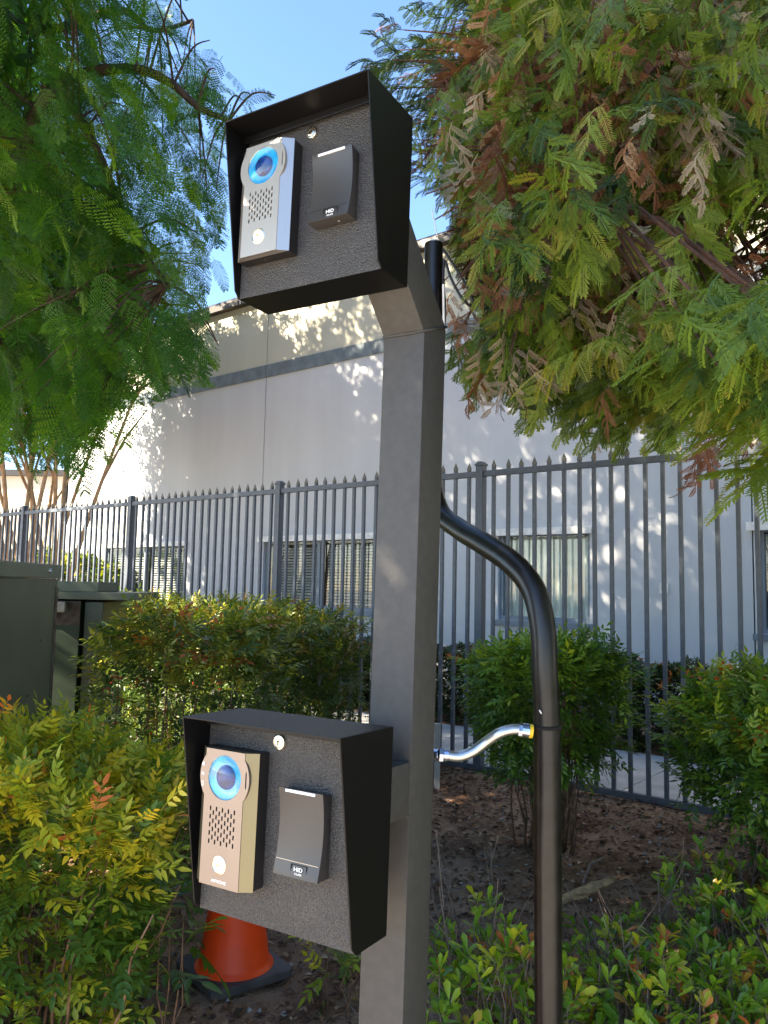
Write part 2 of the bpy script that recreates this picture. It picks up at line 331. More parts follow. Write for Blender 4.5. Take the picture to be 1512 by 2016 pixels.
# ---------------------------------------------------------------- ground
def grid_sheet(name, x0, x1, y0, y1, nx, ny, zf, m, keep=None):
    xs = np.linspace(x0, x1, nx); ys = np.linspace(y0, y1, ny); X, Y = np.meshgrid(xs, ys); V = np.column_stack([X.ravel(), Y.ravel(), zf(X, Y).ravel()])
    F = []
    for j in range(ny-1):
        for i in range(nx-1):
            if keep and not keep(xs[i], ys[j]): continue
            F.append((j*nx+i, j*nx+i+1, (j+1)*nx+i+1, (j+1)*nx+i))
    me = bpy.data.meshes.new(name); me.from_pydata(V.tolist(), [], F); me.materials.append(m); me.polygons.foreach_set('use_smooth', [True]*len(F))
    o = bpy.data.objects.new(name, me); COL.objects.link(o); o['kind'] = 'structure'; return o
o = MB().box(-300, 300, -300, 300, -.6, -.10).build('ground', M_far, kind='structure')
def bedz(X, Y):
    return .012*np.sin(3.1*X+1)*np.cos(2.3*Y)+.010*np.sin(7.3*X+2.2*Y)+.006*np.sin(15*X-9*Y)+.004*np.sin(31*X+23*Y)+.0
bed = grid_sheet('mulch_bed', -14, 9, 1.15, 19, 380, 300, bedz, M_soil, keep=lambda x, y: (BN.x*x+BN.y*y) < 5.86)
o = MB().box(-14, 9, -7.5, 1.0, -.099, -.095).build('road', M_bounce, kind='structure')
o = MB().box(-14, 9, 1.0, 1.148, -.099, .03).build('kerb', M_conc, bevel=.012, kind='structure')
walk = empty('sidewalk', None, None, bw(0, 0), YAW); walk['kind'] = 'structure'; del_keys = []
for i in range(-14, 5):
    for k, (n0, n1) in enumerate(((5.90, 7.42),)):
        MB().box(i*1.22+.006, (i+1)*1.22-.006, n0, n1, -.09, .018+.002*((i*7) % 3)).build('slab', M_conc, walk, bevel=.006)
o = MB().box(-18, 6, 7.43, 9.3, -.09, -.005).build('planting_strip', M_soil, kind='structure'); o.location = (0, 0, 0); o.rotation_euler = (0, 0, YAW)

# ---------------------------------------------------------------- building
BN0 = 9.5
def building():
    b = empty('warehouse_building', 'pale grey concrete office warehouse with slate band, beige parapet and slatted windows, behind the fence', 'building', bw(0, BN0), YAW)
    x0, x1 = -16.85, 13.7; joints = [x0, -10.4, -2.36, 5.68, x1]; ZB, ZT, ZP = 5.18, 5.41, 6.62
    wins = [(-15.22, -12.49, 1.10, 2.26), (-10.32, -7.78, 1.13, 2.29), (-5.63, -4.29, 1.10, 2.28), (-2.31, .35, 1.08, 2.26), (3.2, 5.4, 1.08, 2.26), (8, 10.6, 1.08, 2.26)]
    for i in range(4):
        a, c = joints[i]+.008, joints[i+1]-.008; m = MB(); x = a
        for (wa, wb, z0, z1) in [q for q in wins if a-.05 <= q[0] < c]:
            m.box(x, wa, 0, .2, -.1, ZB); m.box(wa, wb, 0, .2, -.1, z0); m.box(wa, wb, 0, .2, z1, ZB); x = wb
        m.box(x, c, 0, .2, -.1, ZB)
        m.build('wall_panel', M_wall, b)
        MB().box(a, c, 0, .2, ZT, ZP).build('parapet_panel', M_wallup, b)
        MB().box(a-.004, c+.004, -.018, .18, ZB+.001, ZT-.001).build('slate_band', M_band, b)
    MB().box(x0, x1, .05, .19, -.1, ZP-.02).build('joint_sealant', M_hole, b) if False else None
    for j in joints[1:-1]: MB().box(j-.0075, j+.0075, .02, .19, -.1, ZP-.01).build('joint_sealant', M_hole, b)
    MB().box(x0, x0+.2, .2, 18, -.1, ZP).build('end_wall', M_wall, b); MB().box(x1-.2, x1, .2, 18, -.1, ZP).build('end_wall', M_wall, b)
    MB().box(x0, x1, 18, 18.2, -.1, ZP).build('rear_wall', M_wall, b)
    MB().box(x0+.2, x1-.2, .2, 18, 5.0, 5.2).build('roof', M_roof, b)
    MB().box(x0+.2, x1-.2, 2.6, 2.7, -.1, 5.0).build('interior_wall', M_inner, b); MB().box(x0+.2, x1-.2, .2, 2.6, -.09, 0).build('interior_floor', M_inner, b)
    cp = MB(); cp.prism([(-.14, ZP-.0), (-.14, ZP+.13), (-.11, ZP+.17), (.25, ZP+.19), (.25, ZP+.002), (-.12, ZP+.002)], 0, x0-.12, x1+.12); cp.build('coping', M_cap, b)
    for xx in (-11.2, -10.85, -14.2):
        t = MB(); t.box(xx-.04, xx+.04, -.02, .06, ZP+.19, ZP+.23); t.prism([(xx-.07, ZP+.23), (xx+.07, ZP+.23), (xx, ZP+.31)], 1, -.03, .07); t.build('roof_bracket', M_cap, b)
    for wi, (a, c, z0, z1) in enumerate(wins):
        fr = MB(); t = .055
        for q in ((a, a+t, z0, z1), (c-t, c, z0, z1), (a+t, c-t, z0, z0+t), (a+t, c-t, z1-t, z1)): fr.box(q[0], q[1], .05, .13, q[2], q[3])
        mid = (a+c)/2
        if c-a > 2: fr.box(mid-.035, mid+.035, .052, .128, z0+t, z1-t)
        W = fr.build('window', M_wframe, b)
        MB().box(a+t, c-t, .085, .093, z0+t, z1-t).build('pane', M_glass, W)
        hd = MB(); hd.box(a-.1, c+.05, -.07, .06, z1+.002, z1+.012); hd.box(a-.1, c+.05, -.072, -.062, z1-.045, z1+.05); hd.build('head_flashing', M_wwhite, W)
        MB().box(a-.06, c+.06, -.045, .05, z0-.075, z0-.001).build('sill', M_wframe, W)
        if wi == 2:
            cu = MB(); nx = 60; V = []; F = []
            for i in range(nx+1):
                x = a+t+(c-a-2*t)*i/nx; y = .22+.02*math.sin(i*1.3); V += [(x, y, z0+.02), (x, y, z1-.02)]
                if i: F.append((2*i-2, 2*i, 2*i+1, 2*i-1))
            cu.add(V, F).build('curtain', M_curtain, W)
        else:
            for (p, q) in ((a+t+.02, mid-.05), (mid+.11, c-t-.02)):
                bl = MB(); z = z0+.05; k = 0
                while z < z1-.12:
                    Mx = Matrix.Translation((0, .165, z))@Matrix.Rotation(R(40+4*math.sin(k*2.1)), 4, 'X')
                    bl.box(p, q, -.024, .024, -.001, .001, M=Mx); z += .0475; k += 1
                bl.box(p, q, .17, .21, z1-.09, z1-.05)
                bl.build('blind', M_blind, W, kind='stuff')
    s = MB().box(-3.40, -3.30, -.03, -.002, 1.50, 1.62).build('alarm_box', M_wwhite, b); MB().box(-3.375, -3.325, -.033, -.031, 1.545, 1.585).build('alarm_lens', M_hole, s)
    dp = MB().box(x0-.13, x0-.03, -.05, .05, -.1, 4.7).build('downspout', M_cap, b)
    return b
building()

def far_building():
    p = at(20, 1100, 30); b = empty('distant_building', 'low cream building with a flat roof far off behind the left trees', 'building', (p.x-2, 30, 0), -.1)
    MB().box(-12, 12, 0, 12, -.1, 5.4).build('wall', mat('cream_stucco', (.62, .56, .44), .85, var=.04, vscale=1), b)
    MB().box(-12.2, 12.2, -.25, 12.2, 5.4, 5.62).build('roof', M_cap, b)
    for x in (-8, -4, 0, 4, 8): 
        f = MB().box(x, x+1.4, -.03, -.002, 1.2, 2.6).build('window', M_wframe, b); MB().box(x+.08, x+1.32, -.036, -.031, 1.28, 2.52).build('pane', mat('dark_pane', (.03, .035, .04), .1, spec=.8), f)
far_building()

# ---------------------------------------------------------------- fences
def fence(name, label, n0, b0, b1, post0, pitch, H, sp, thin, posts_at=None, loc=None, yaw=YAW, mt=None):
    f = empty(name, label, 'fence', loc or bw(0, n0), yaw); mt = mt or M_fence
    rail = .042*thin; r1, r2 = H-.062, .02
    for z in (r1, r2): MB().box(b0, b1, -rail/2, rail/2, z, z+.048*thin).build('rail', mt, f, bevel=.002)
    ps = posts_at
    for p in ps:
        P = MB().box(p-.035*thin, p+.035*thin, -.035*thin, .035*thin, -.12, H+.03).build('post', mt, f, bevel=.004)
        c = MB(); c.box(p-.041*thin, p+.041*thin, -.041*thin, .041*thin, H+.031, H+.05); c.prism([(p-.036*thin, H+.05), (p+.036*thin, H+.05), (p+.02*thin, H+.068), (p-.02*thin, H+.068)], 1, -.03*thin, .03*thin); c.build('post_cap', mt, P)
    h = .0135*thin
    tm = MB(); tm.box(-h, h, -h, h, r2+.03, H)
    V = [(-h, -h, H), (h, -h, H), (h, h, H), (-h, h, H), (-h*1.5, -h*.4, H+.022), (h*1.5, -h*.4, H+.022), (h*1.5, h*.4, H+.022), (-h*1.5, h*.4, H+.022), (0, 0, H+.075)]
    tm.add(V, [(0, 1, 5, 4), (1, 2, 6, 5), (2, 3, 7, 6), (3, 0, 4, 7), (4, 5, 8), (5, 6, 8), (6, 7, 8), (7, 4, 8)], 1)
    src = None; q = 0
    sp_pos = []
    seq = [b0]+[p for p in ps if b0 < p < b1]+[b1]
    for a, c in zip(seq[:-1], seq[1:]):
        n = max(1, round((c-a)/sp)-1); st = (c-a)/(n+1); sp_pos += [a+st*(i+1) for i in range(n)]
    for x in sp_pos:
        r = random
        Mx = Matrix.Translation((x+r.uniform(-.003, .003), 0, r.uniform(-.006, .006)))@Matrix.Rotation(r.uniform(-.0045, .0045), 4, 'Y')
        if src is None: src = tm.build('picket', [mt, M_tip], f); src.matrix_local = Mx
        else: share('picket', src, f, Mx)
    return f
fence('picket_fence', 'tall blue grey steel fence of spear topped pickets running along the sidewalk behind the hedges', 5.74, -19.2, 2.9, 0, 0, 2.515, .1265, 1, [-19.2, -16.6, -14.0, -11.35, -8.67, -6.02, -3.57, -1.13, 1.31, 2.9])
fence('picket_fence', 'paler thin fence far left behind the trees, past the end of the spear topped one', 0, -5, 3.6, 0, 0, 2.1, .14, 1.1, [-5, -2.5, 0, 2.4, 3.6], loc=(-8.6, 17.6, 0), yaw=-.12, mt=mat('pale_grey_fence_paint', (.22, .24, .27), .5))

# ---------------------------------------------------------------- intercom post
def rotl(x, y): return Matrix.Rotation(x, 3, 'X')@Matrix.Rotation(y, 3, 'Y')
PA = .54191; RM = rotl(-.02069, .01593)
PU = RM@Vector((math.cos(PA), -math.sin(PA), 0)); PD = RM@Vector((math.sin(PA), math.cos(PA), 0)); PZ = RM@Vector((0, 0, 1))
PC = Vector((.06954, 1.64088, CAM_H))
def pmat(l):           # matrix of the post's own frame moved to local point l (z measured from camera height)
    o = PC+PU*l[0]+PD*l[1]+PZ*l[2]
    return Matrix(((PU.x, PD.x, PZ.x, o.x), (PU.y, PD.y, PZ.y, o.y), (PU.z, PD.z, PZ.z, o.z), (0, 0, 0, 1)))
def pedestal():
    W = .1016
    t = empty('intercom_post', 'dark brown square steel gooseneck post carrying the two black intercom housings', 'post', mw=pmat((0, 0, -1.5)))
    P = MB(); P.prism([(0, 0), (W, 0), (W, 1.5+.585), (0, 1.5+.544)], 0, -W, 0); p = P.build('pole', M_post, t, bevel=.0045); smooth_angle(p)
    A = MB(); y1 = -.0864; A.prism([(0, 2.0445), (W, 2.0855), (y1, 2.0855+W-y1), (y1, 2.0445-y1)], 0, -W+.0004, -.0004); a = A.build('upper_arm', M_post, t, bevel=.0045); smooth_angle(a)
    wd = MB(); wd.tube([(-W-.001, -.0005, 2.046), (-W*.5, -.002, 2.0445), (.001, -.0005, 2.046)], .0032, 6); wd.tube([(.0005, 0, 2.046), (.0005, W, 2.087)], .003, 6); wd.build('weld_seam', M_post, p, smooth=True)
    S = MB().box(-W+.001, -.001, -.1250, -.0005, 1.049, 1.154); s = S.build('lower_arm', M_post, t, bevel=.004); smooth_angle(s)
    MB().tube([(-W-.0, -.001, 1.0485), (-.0, -.001, 1.0485)], .003, 6).build('weld_seam', M_post, s, smooth=True)
    bp = MB().box(-W-.08, .08, -.08, W+.08, .004, .020).build('base_plate', M_post, t, bevel=.002)
    for x in (-W-.055, .055):
        for y in (-.055, W+.055):
            m = MB(); m.prism([(x+.013*math.cos(k*math.pi/3), y+.013*math.sin(k*math.pi/3)) for k in range(6)], 2, .0205, .032); m.build('anchor_bolt', M_zinc, t)
    return t
pedestal()
ft = MB().box(-.27, .17, -.16, .26, -.10, .003).build('concrete_footing', M_conc, bevel=.01); ft.matrix_world = Matrix.Translation((PC.x, PC.y, .01))@Matrix.Rotation(-PA, 4, 'Z'); ft['kind'] = 'structure'

def ring(cx, cz, r0, r1, y0, y1, n=40):     # annulus from (r0,y0) to (r1,y1)
    V = []; F = []
    for k in range(n):
        a = 2*math.pi*k/n; V += [(cx+r0*math.cos(a), y0, cz+r0*math.sin(a)), (cx+r1*math.cos(a), y1, cz+r1*math.sin(a))]
    for k in range(n): j = (k+1) % n; F.append((2*k, 2*j, 2*j+1, 2*k+1))
    return V, F
def lathe_y(m, cx, cz, prof, n=36, mi=0):   # prof: (radius, y)
    V = []; F = []
    for (r, y) in prof:
        for k in range(n): a = 2*math.pi*k/n; V.append((cx+r*math.cos(a), y, cz+r*math.sin(a)))
    for i in range(len(prof)-1):
        for k in range(n): j = (k+1) % n; F.append((i*n+k, i*n+j, (i+1)*n+j, (i+1)*n+k))
    if prof[-1][0] > 0: F.append(tuple((len(prof)-1)*n+k for k in range(n)))
    m.add(V, F, mi); return m
def housing(org, label, seed, keyrot, icons, lettering):
    H, W, dt, db, dp = .3687, .3632, .1765, .1154, .10065; s = .003
    t = empty('intercom_housing', label, 'intercom', mw=pmat(org), group='black hooded intercom housings on the post')
    side = [(0, 0), (-dp, 0), (-db, .014), (-dt, H), (0, H)]
    m = MB(); m.prism(side, 0, -s, 0); m.prism(side, 0, -W, -W+s)
    m.box(-W+s, -s, -dt, 0, H-s, H); m.box(-W+s, -s, -dp+.0005, 0, 0, s); m.box(-W+s, -s, -s, 0, s, H-s)
    m.box(-W+s, -s, -dp-.014, -dp-.011, H-.020, H-s)            # folded door stop under the hood
    sh = m.build('shell', M_shell, t, bevel=.0011)
    pn = MB().box(-W+s+.0005, -s-.0005, -dp, -dp+.003, .0005, H-.006).build('front_panel', M_panel, t)
    # lock
    m = MB(); lathe_y(m, -.184, .3315, [(.0142, -dp), (.0142, -dp-.003), (.0125, -dp-.0055), (.0105, -dp-.006)], 30); lk = m.build('cam_lock', M_chrome, t); smooth_angle(lk)
    m = MB(); lathe_y(m, 0, 0, [(.0088, -.0002), (.0085, -.0015), (.007, -.002)], 24); m.box(-.0008, .0008, -.0028, -.0019, -.005, .005, 1); m.box(-.0022, .0022, -.0028, -.0019, .001, .003, 1)
    k = m.build('keyway', [M_chrome, M_hole], lk); k.matrix_local = Matrix.Translation((-.184, -dp-.006, .3315))@Matrix.Rotation(keyrot, 4, 'Y')
    # intercom unit
    cx, hw, z0, z1 = -.2755, .0685, .067, .3115; yb, yc, yf = -dp, -dp-.030, -dp-.045; fw = .0475
    u = MB(); u.box(cx-hw+.001, cx+hw-.001, yc, yb-.0001, z0+.001, z1-.001); un = u.build('intercom_unit', M_dplastic, t, bevel=.0015)
    n = 15; rz = .2625; br = .0600
    def edge(z):
        q = br*br-(z-rz)**2
        return max(fw, math.sqrt(q) if q > 0 else 0)
    zs = sorted(set([z0, z1]+[rz+dz for dz in np.linspace(-.0366, .0366, 15)]))
    xs0 = [(edge(z) if abs(z-rz) < .0365 else fw) for z in zs]
    fp = MB(); V = []
    for z, e in zip(zs, xs0): V += [(cx-hw, yc+.0002, z), (cx-fw, yf+.0002 if e <= fw+1e-6 else yf+.0002, z), (cx+fw, yf+.0002, z), (cx+hw, yc+.0002, z)]
    k = len(zs); F = []
    for i in range(k-1): F += [(4*i, 4*i+1, 4*i+5, 4*i+4), (4*i+2, 4*i+3, 4*i+7, 4*i+6)]
    F.append((0, 3, 2, 1)); F.append((4*k-4, 4*k-3, 4*k-2, 4*k-1)); 
    F += [(4*i, 4*(i+1), 4*(i+1)+3, 4*i+3) for i in range(k-1)]
    fp.add(V, F); ch = fp.build('chamfered_rim', M_rim_refl if lettering else M_silver2, un)
    # flat face with round ears, cut by the lens well and speaker slots
    L = [(cx-e, z) for z, e in zip(zs, xs0)]; Rr = [(cx+e, z) for z, e in zip(zs, xs0)]
    fc = MB(); fc.prism(L+Rr[::-1], 1, yf-.0015, yf+.004); face = fc.build('face_plate', M_face_refl if lettering else M_silver, un)
    cut = MB()
    cut.prism([(cx+.0405*math.cos(a), rz-.0005+.0405*math.sin(a)) for a in np.linspace(0, 2*math.pi, 49)[:-1]], 1, yf-.01, yf+.02)
    cut.prism([(cx-.0005+.0165*math.cos(a), .1055+.0165*math.sin(a)) for a in np.linspace(0, 2*math.pi, 33)[:-1]], 1, yf-.01, yf+.02)
    for c in range(9):
        for r in range(5 if c % 2 == 0 else 4):
            x = cx-.0292+c*.0073; z = .2036-r*.01475-(0 if c % 2 == 0 else .0074)
            a_, b_ = .0020, .0045
            pl = [(x+a_*math.cos(q), z+(b_-a_ if math.sin(q) >= 0 else -(b_-a_))+a_*math.sin(q)) for q in np.linspace(.01, 2*math.pi+.01, 13)[:-1]]
            cut.prism(pl, 1, yf-.01, yf+.02)
    cut.prism([(cx+.0520, rz-.016), (cx+.0538, rz-.010), (cx+.0538, rz+.013), (cx+.0520, rz+.019), (cx+.0508, rz+.013), (cx+.0508, rz-.010)], 1, yf-.01, yf+.02)
    co = cut.build('cutter', M_hole); co.matrix_world = t.matrix_world
    bo = face.modifiers.new('b', 'BOOLEAN'); bo.object = co; bo.solver = 'EXACT'; bpy.context.view_layer.update(); dg = bpy.context.evaluated_depsgraph_get()
    me = bpy.data.meshes.new_from_object(face.evaluated_get(dg)); face.modifiers.clear(); face.data = me; bpy.data.objects.remove(co)
    MB().box(cx-.046, cx+.046, yf+.0045, yf+.006, z0+.006, z1-.006).build('speaker_backing', M_hole, un)
    m = MB(); V, F = ring(cx, rz-.0005, .0405, .0392, yf-.0014, yf+.001); m.add(V, F); m.build('lens_bezel', M_chrome, un, smooth=True)
    m = MB(); lathe_y(m, cx, rz-.0005, [(.0392, yf+.0005), (.0300, yf+.0035), (.0225, yf+.0040)], 48); m.build('lens_reflection_ring', M_ring, un, smooth=True)
    m = MB(); lathe_y(m, cx, rz-.0005, [(.0225, yf+.0038)]+[(.0225*math.cos(a), yf+.004-.012*math.sin(a)) for a in np.linspace(.15, 1.5, 9)], 40); m.build('camera_eye', M_eye, un, smooth=True)
    m = MB(); lathe_y(m, cx, rz-.0005, [(.0388*math.cos(a), yf-.0005-.015*math.sin(a)) for a in np.linspace(0, 1.52, 12)], 48); m.build('lens_dome', M_dome, un, smooth=True)
    m = MB(); lathe_y(m, cx-.0005, .1055, [(.0165, yf+.003), (.0165, yf-.0022), (.0150, yf-.0028), (.0140, yf-.0020)], 36); bt = m.build('call_button', M_chrome, un); smooth_angle(bt)
    m = MB(); lathe_y(m, cx-.0005, .1055, [(.0138, yf-.0005), (.0132, yf-.0030), (.0090, yf-.0045), (.0001, yf-.0048)], 30); b2 = m.build('call_button_cap', M_button, un, smooth=True)
    m = MB(); lathe_y(m, 0, 0, [(.0030, 0), (.0028, -.0012), (.0018, -.0016)], 14); sc = m.build('tamper_screw', M_chrome, un); sc.matrix_local = Matrix.Translation((cx-.004, yc+.014, z0+.0005))@Matrix.Rotation(R(90), 4, 'X')@Matrix.Rotation(R(180), 4, 'X')@Matrix.Translation((0, 0, 0))
    face_m = lambda x, z, y=yf-.0016: Matrix.Translation((x, y, z))@Matrix.Rotation(R(90), 4, 'X')
    if lettering: text('lettering', 'AIPHONE', .0078, face_m(cx, .0765), un, M_white, 1.1)
    m = MB(); m.prism([(-.004, -.003), (.004, -.003), (.0025, -.0012), (.0022, .0022), (0, .0045), (-.0022, .0022), (-.0025, -.0012)], 2, 0, .0003)
    if icons:
        b = m.build('bell_icon', M_white, un); b.matrix_local = face_m(cx-.0535, rz+.019)
        text('talk_icon', '?\u00ab', .0095, face_m(cx-.0535, rz+.001), un, M_white)
        m = MB()
        for q in ((-.0022, -.0012, -.0045, .0045), (.0012, .0022, -.0045, .0045), (-.0012, .0012, .0035, .0045), (-.0012, .0012, -.0045, -.0035)): m.box(q[0], q[1], q[2], q[3], 0, .0003)
        b = m.build('door_icon', M_white, un); b.matrix_local = face_m(cx-.0530, rz-.017)
    m = MB(); m.prism([(-.004, 0), (.004, 0), (.003, .003), (0, .0045), (-.003, .003)], 2, 0, .0003)
    b = m.build('button_icon', mat('tan_print', (.6, .42, .2), .5), un); b.matrix_local = face_m(cx-.0005, .1045, yf-.0052)
    # card reader: concave front
    x0, x1, r0, r1 = -.161, -.0635, .1120, .2600
    prof = [(0, r0)]+[(-(.0215+.010*abs((2*q-1.15))**2.0), r0+(r1-r0)*q) for q in np.linspace(0, 1, 14)]+[(0, r1-.006)]
    prof = [(-dp+p, z) for p, z in prof]
    m = MB(); m.prism(prof, 0, x0, x1); rd = m.build('card_reader', M_reader, t, bevel=.0012); smooth_angle(rd, 30)
    yy = lambda z: -dp-(.0215+.010*abs((2*((z-r0)/(r1-r0))-1.15))**2.0)
    MB().box(x0+.016, x1-.016, yy(r1)-.0008, yy(r1)+.006, r1-.0062, r1-.0012).build('light_bar', M_ledbar, rd, bevel=.0004)
    m = MB(); m.box(x0+.002, x1-.004, yy(.1375)-.0003, yy(.1375)+.003, .1372, .1380); m.build('groove', M_hole if not lettering else M_silver2, rd)
    cxr = (x0+x1)/2+.006
    m = MB(); fy = yy(.124)-.0006
    for q in ((cxr-.017, cxr+.017, .1162, .1166), (cxr-.017, cxr+.017, .1338, .1342), (cxr-.017, cxr-.0166, .1166, .1338), (cxr+.0166, cxr+.017, .1166, .1338)): m.box(q[0], q[1], fy-.0001, fy+.002, q[2], q[3])
    m.build('logo_frame', M_hole, rd)
    text('logo', 'HID', .0098, Matrix.Translation((cxr, fy-.0012, .1268))@Matrix.Rotation(R(90), 4, 'X'), rd, M_white, 1.15)
    text('logo_small_print', 'iCLASS', .0048, Matrix.Translation((cxr, fy-.0012, .1192))@Matrix.Rotation(R(90), 4, 'X'), rd, M_white, 1.1)
    m = MB(); lathe_y(m, 0, 0, [(.0028, 0), (.0026, -.0010), (.0012, -.0014)], 12); sc = m.build('reader_screw', M_chrome, rd); sc.matrix_local = Matrix.Translation((cxr+.010, -dp-.014, r0-.0002))@Matrix.Rotation(R(90), 4, 'X')
    return t
housing((.0298, -.1258, -.26-.3687), 'lower black hooded intercom housing with silver faceplate tinted by tan reflections and white icons, above the orange cone', 1, .1, True, True)
housing((.0048, -.0874, .97779-.3687), 'upper black hooded intercom housing with pale silver faceplate, on top of the gooseneck post', 2, .9, False, False)

# ---------------------------------------------------------------- conduit pipe, antenna, flexible conduit
def pipes():
    rp = .0290; zj = at(1077, 1428, 1.80).z
    base = at(1077, 1428, 1.80); bx, by = base.x, base.y
    t = empty('conduit_pipe', 'tall satin black steel pipe with an S bend that rises behind the square post', 'pipe', (bx, by, 0))
    def L(p): return Vector(p)-Vector((bx, by, 0))
    lean = Vector((.006, 0, 0))
    lo = MB().tube([L((bx+.012, by, -.08)), L((bx+.003, by, zj*.6)), L((bx, by, zj-.002))], rp+.0009, 40).build('lower_pipe', M_pipe, t, smooth=False); smooth_angle(lo, 50)
    q = [at(1077, 1426, 1.80), at(1073, 1330, 1.80), at(1069, 1240, 1.81), at(1052, 1165, 1.84), at(1012, 1112, 1.90), at(955, 1072, 2.03), at(905, 1042, 2.18), at(868, 1010, 2.30), at(852, 955, 2.38), at(850, 880, 2.41), at(851, 760, 2.42), at(853, 620, 2.43), at(854, 481, 2.44)]
    pts = catmull([L(p) for p in q], 7); up = MB().tube(pts, rp, 40).build('upper_pipe', M_pipe, t); smooth_angle(up, 50)
    m = MB(); m.tube([L((bx, by, zj-.0065)), L((bx, by, zj+.001))], rp+.0021, 40); m.build('joint_collar', M_hole, t, smooth=True)
    top = q[-1]; m = MB(); m.tube([L(top+Vector((0, 0, .0))), L(top+Vector((.001, 0, .012)))], [.016, .014], 14); m.build('pipe_plug', M_wwhite, t, smooth=True)
    m = MB(); m.tube(catmull([L(top+Vector((.02, -.005, .0))), L(at(862, 470, 2.42)), L(at(856, 440, 2.42)), L(at(850, 412, 2.42))], 4), .0016, 6); m.build('antenna_wire', M_wwhite, t, smooth=True)
    m = MB(); m.tube(catmull([L(at(872, 490, 2.42)), L(at(884, 508, 2.41)), L(at(905, 540, 2.40)), L(at(922, 570, 2.39)), L(at(932, 596, 2.39)), L(at(925, 602, 2.39)), L(at(908, 585, 2.39)), L(at(888, 548, 2.4)), L(at(875, 512, 2.41)), L(at(873, 560, 2.41)), L(at(876, 600, 2.41)), L(at(874, 645, 2.41)), L(at(860, 700, 2.42))], 6), .0042, 8); m.build('cable_loop', M_cable, t, smooth=True)
    m = MB(); m.tube([L(at(873, 560, 2.40)), L(at(874, 640, 2.40))], .004, 6); m.build('cable_tag', M_wwhite, t)
    m = MB(); m.tube([L(at(1062, 1398, 1.77)), L(at(1066, 1405, 1.7695))], .0016, 6); m.build('paint_chip', M_wwhite, t)
    # flexible conduit
    A = PC+PU*(-.012)+PD*.1016+PZ*0; A = at(866, 1487, 1.80)
    f = empty('flexible_conduit', 'short shiny flexible metal conduit joining the square post to the black pipe', 'conduit', A)
    def K(p): return Vector(p)-A
    tp = catmull([K(at(880, 1487, 1.80)), K(at(905, 1489, 1.80)), K(at(930, 1480, 1.80)), K(at(955, 1462, 1.80)), K(at(982, 1444, 1.79)), K(at(1005, 1437, 1.79)), K(at(1024, 1436, 1.79))], 14)
    rd = [.0112+.0006*(1 if i % 2 else -1) for i in range(len(tp))]
    m = MB(); m.tube(tp, rd, 18); m.build('metal_hose', M_flex, f, smooth=True)
    m = MB(); m.tube([K(at(850, 1486, 1.81)), K(at(864, 1486, 1.805))], .0125, 16); m.tube([K(at(864, 1486, 1.80)), K(at(873, 1487, 1.80))], .0165, 6); m.tube([K(at(873, 1487, 1.80)), K(at(884, 1487, 1.80))], .0135, 12); c = m.build('connector', M_zinc, f, bevel=.001)
    m = MB(); m.tube([K(at(1020, 1436, 1.79)), K(at(1027, 1437, 1.79))], .0160, 8); m.tube([K(at(1027, 1437, 1.79)), K(at(1041, 1439, 1.79))], [.0145, .0150], 16)
    for i in range(4): m.tube([K(at(1028+i*3.4, 1437.5+i*.3, 1.79)), K(at(1029.6+i*3.4, 1437.6+i*.3, 1.79))], .0158, 16)
    m.build('connector', M_zinc, f)
    m = MB(); m.tube([K(at(1041.5, 1439, 1.79)), K(at(1048, 1440, 1.79))], .0150, 16); m.build('yellow_tape', M_yel, f)
pipes()

# ---------------------------------------------------------------- cone
def cone():
    yaw = math.atan2(3.22-3.28, .48)+R(45)
    t = empty('traffic_cone', 'orange traffic cone on a square rubber base, on the mulch under the lower housing', 'cone', (-.545, 3.24, .012), yaw)
    s = .171; m = MB(); c = .02
    o_ = [(s, s-c), (s-c, s), (-s+c, s), (-s, s-c), (-s, -s+c), (-s+c, -s), (s-c, -s), (s, -s+c)]
    m.prism(o_, 2, 0, .030); b = m.build('base', M_conebase, t, bevel=.004)
    prof = [(.152, .0305), (.150, .034), (.140, .040), (.134, .05), (.115, .18), (.0955, .32), (.0765, .46), (.058, .60), (.040, .70), (.028, .715), (.026, .72)]; n = 56; V = []; F = []
    for r, z in prof: V += [(r*math.cos(2*math.pi*k/n), r*math.sin(2*math.pi*k/n), z) for k in range(n)]
    F = [(i*n+k, i*n+(k+1) % n, (i+1)*n+(k+1) % n, (i+1)*n+k) for i in range(len(prof)-1) for k in range(n)]
    MB().add(V, F).build('cone_body', M_cone, t, smooth=True)
cone()

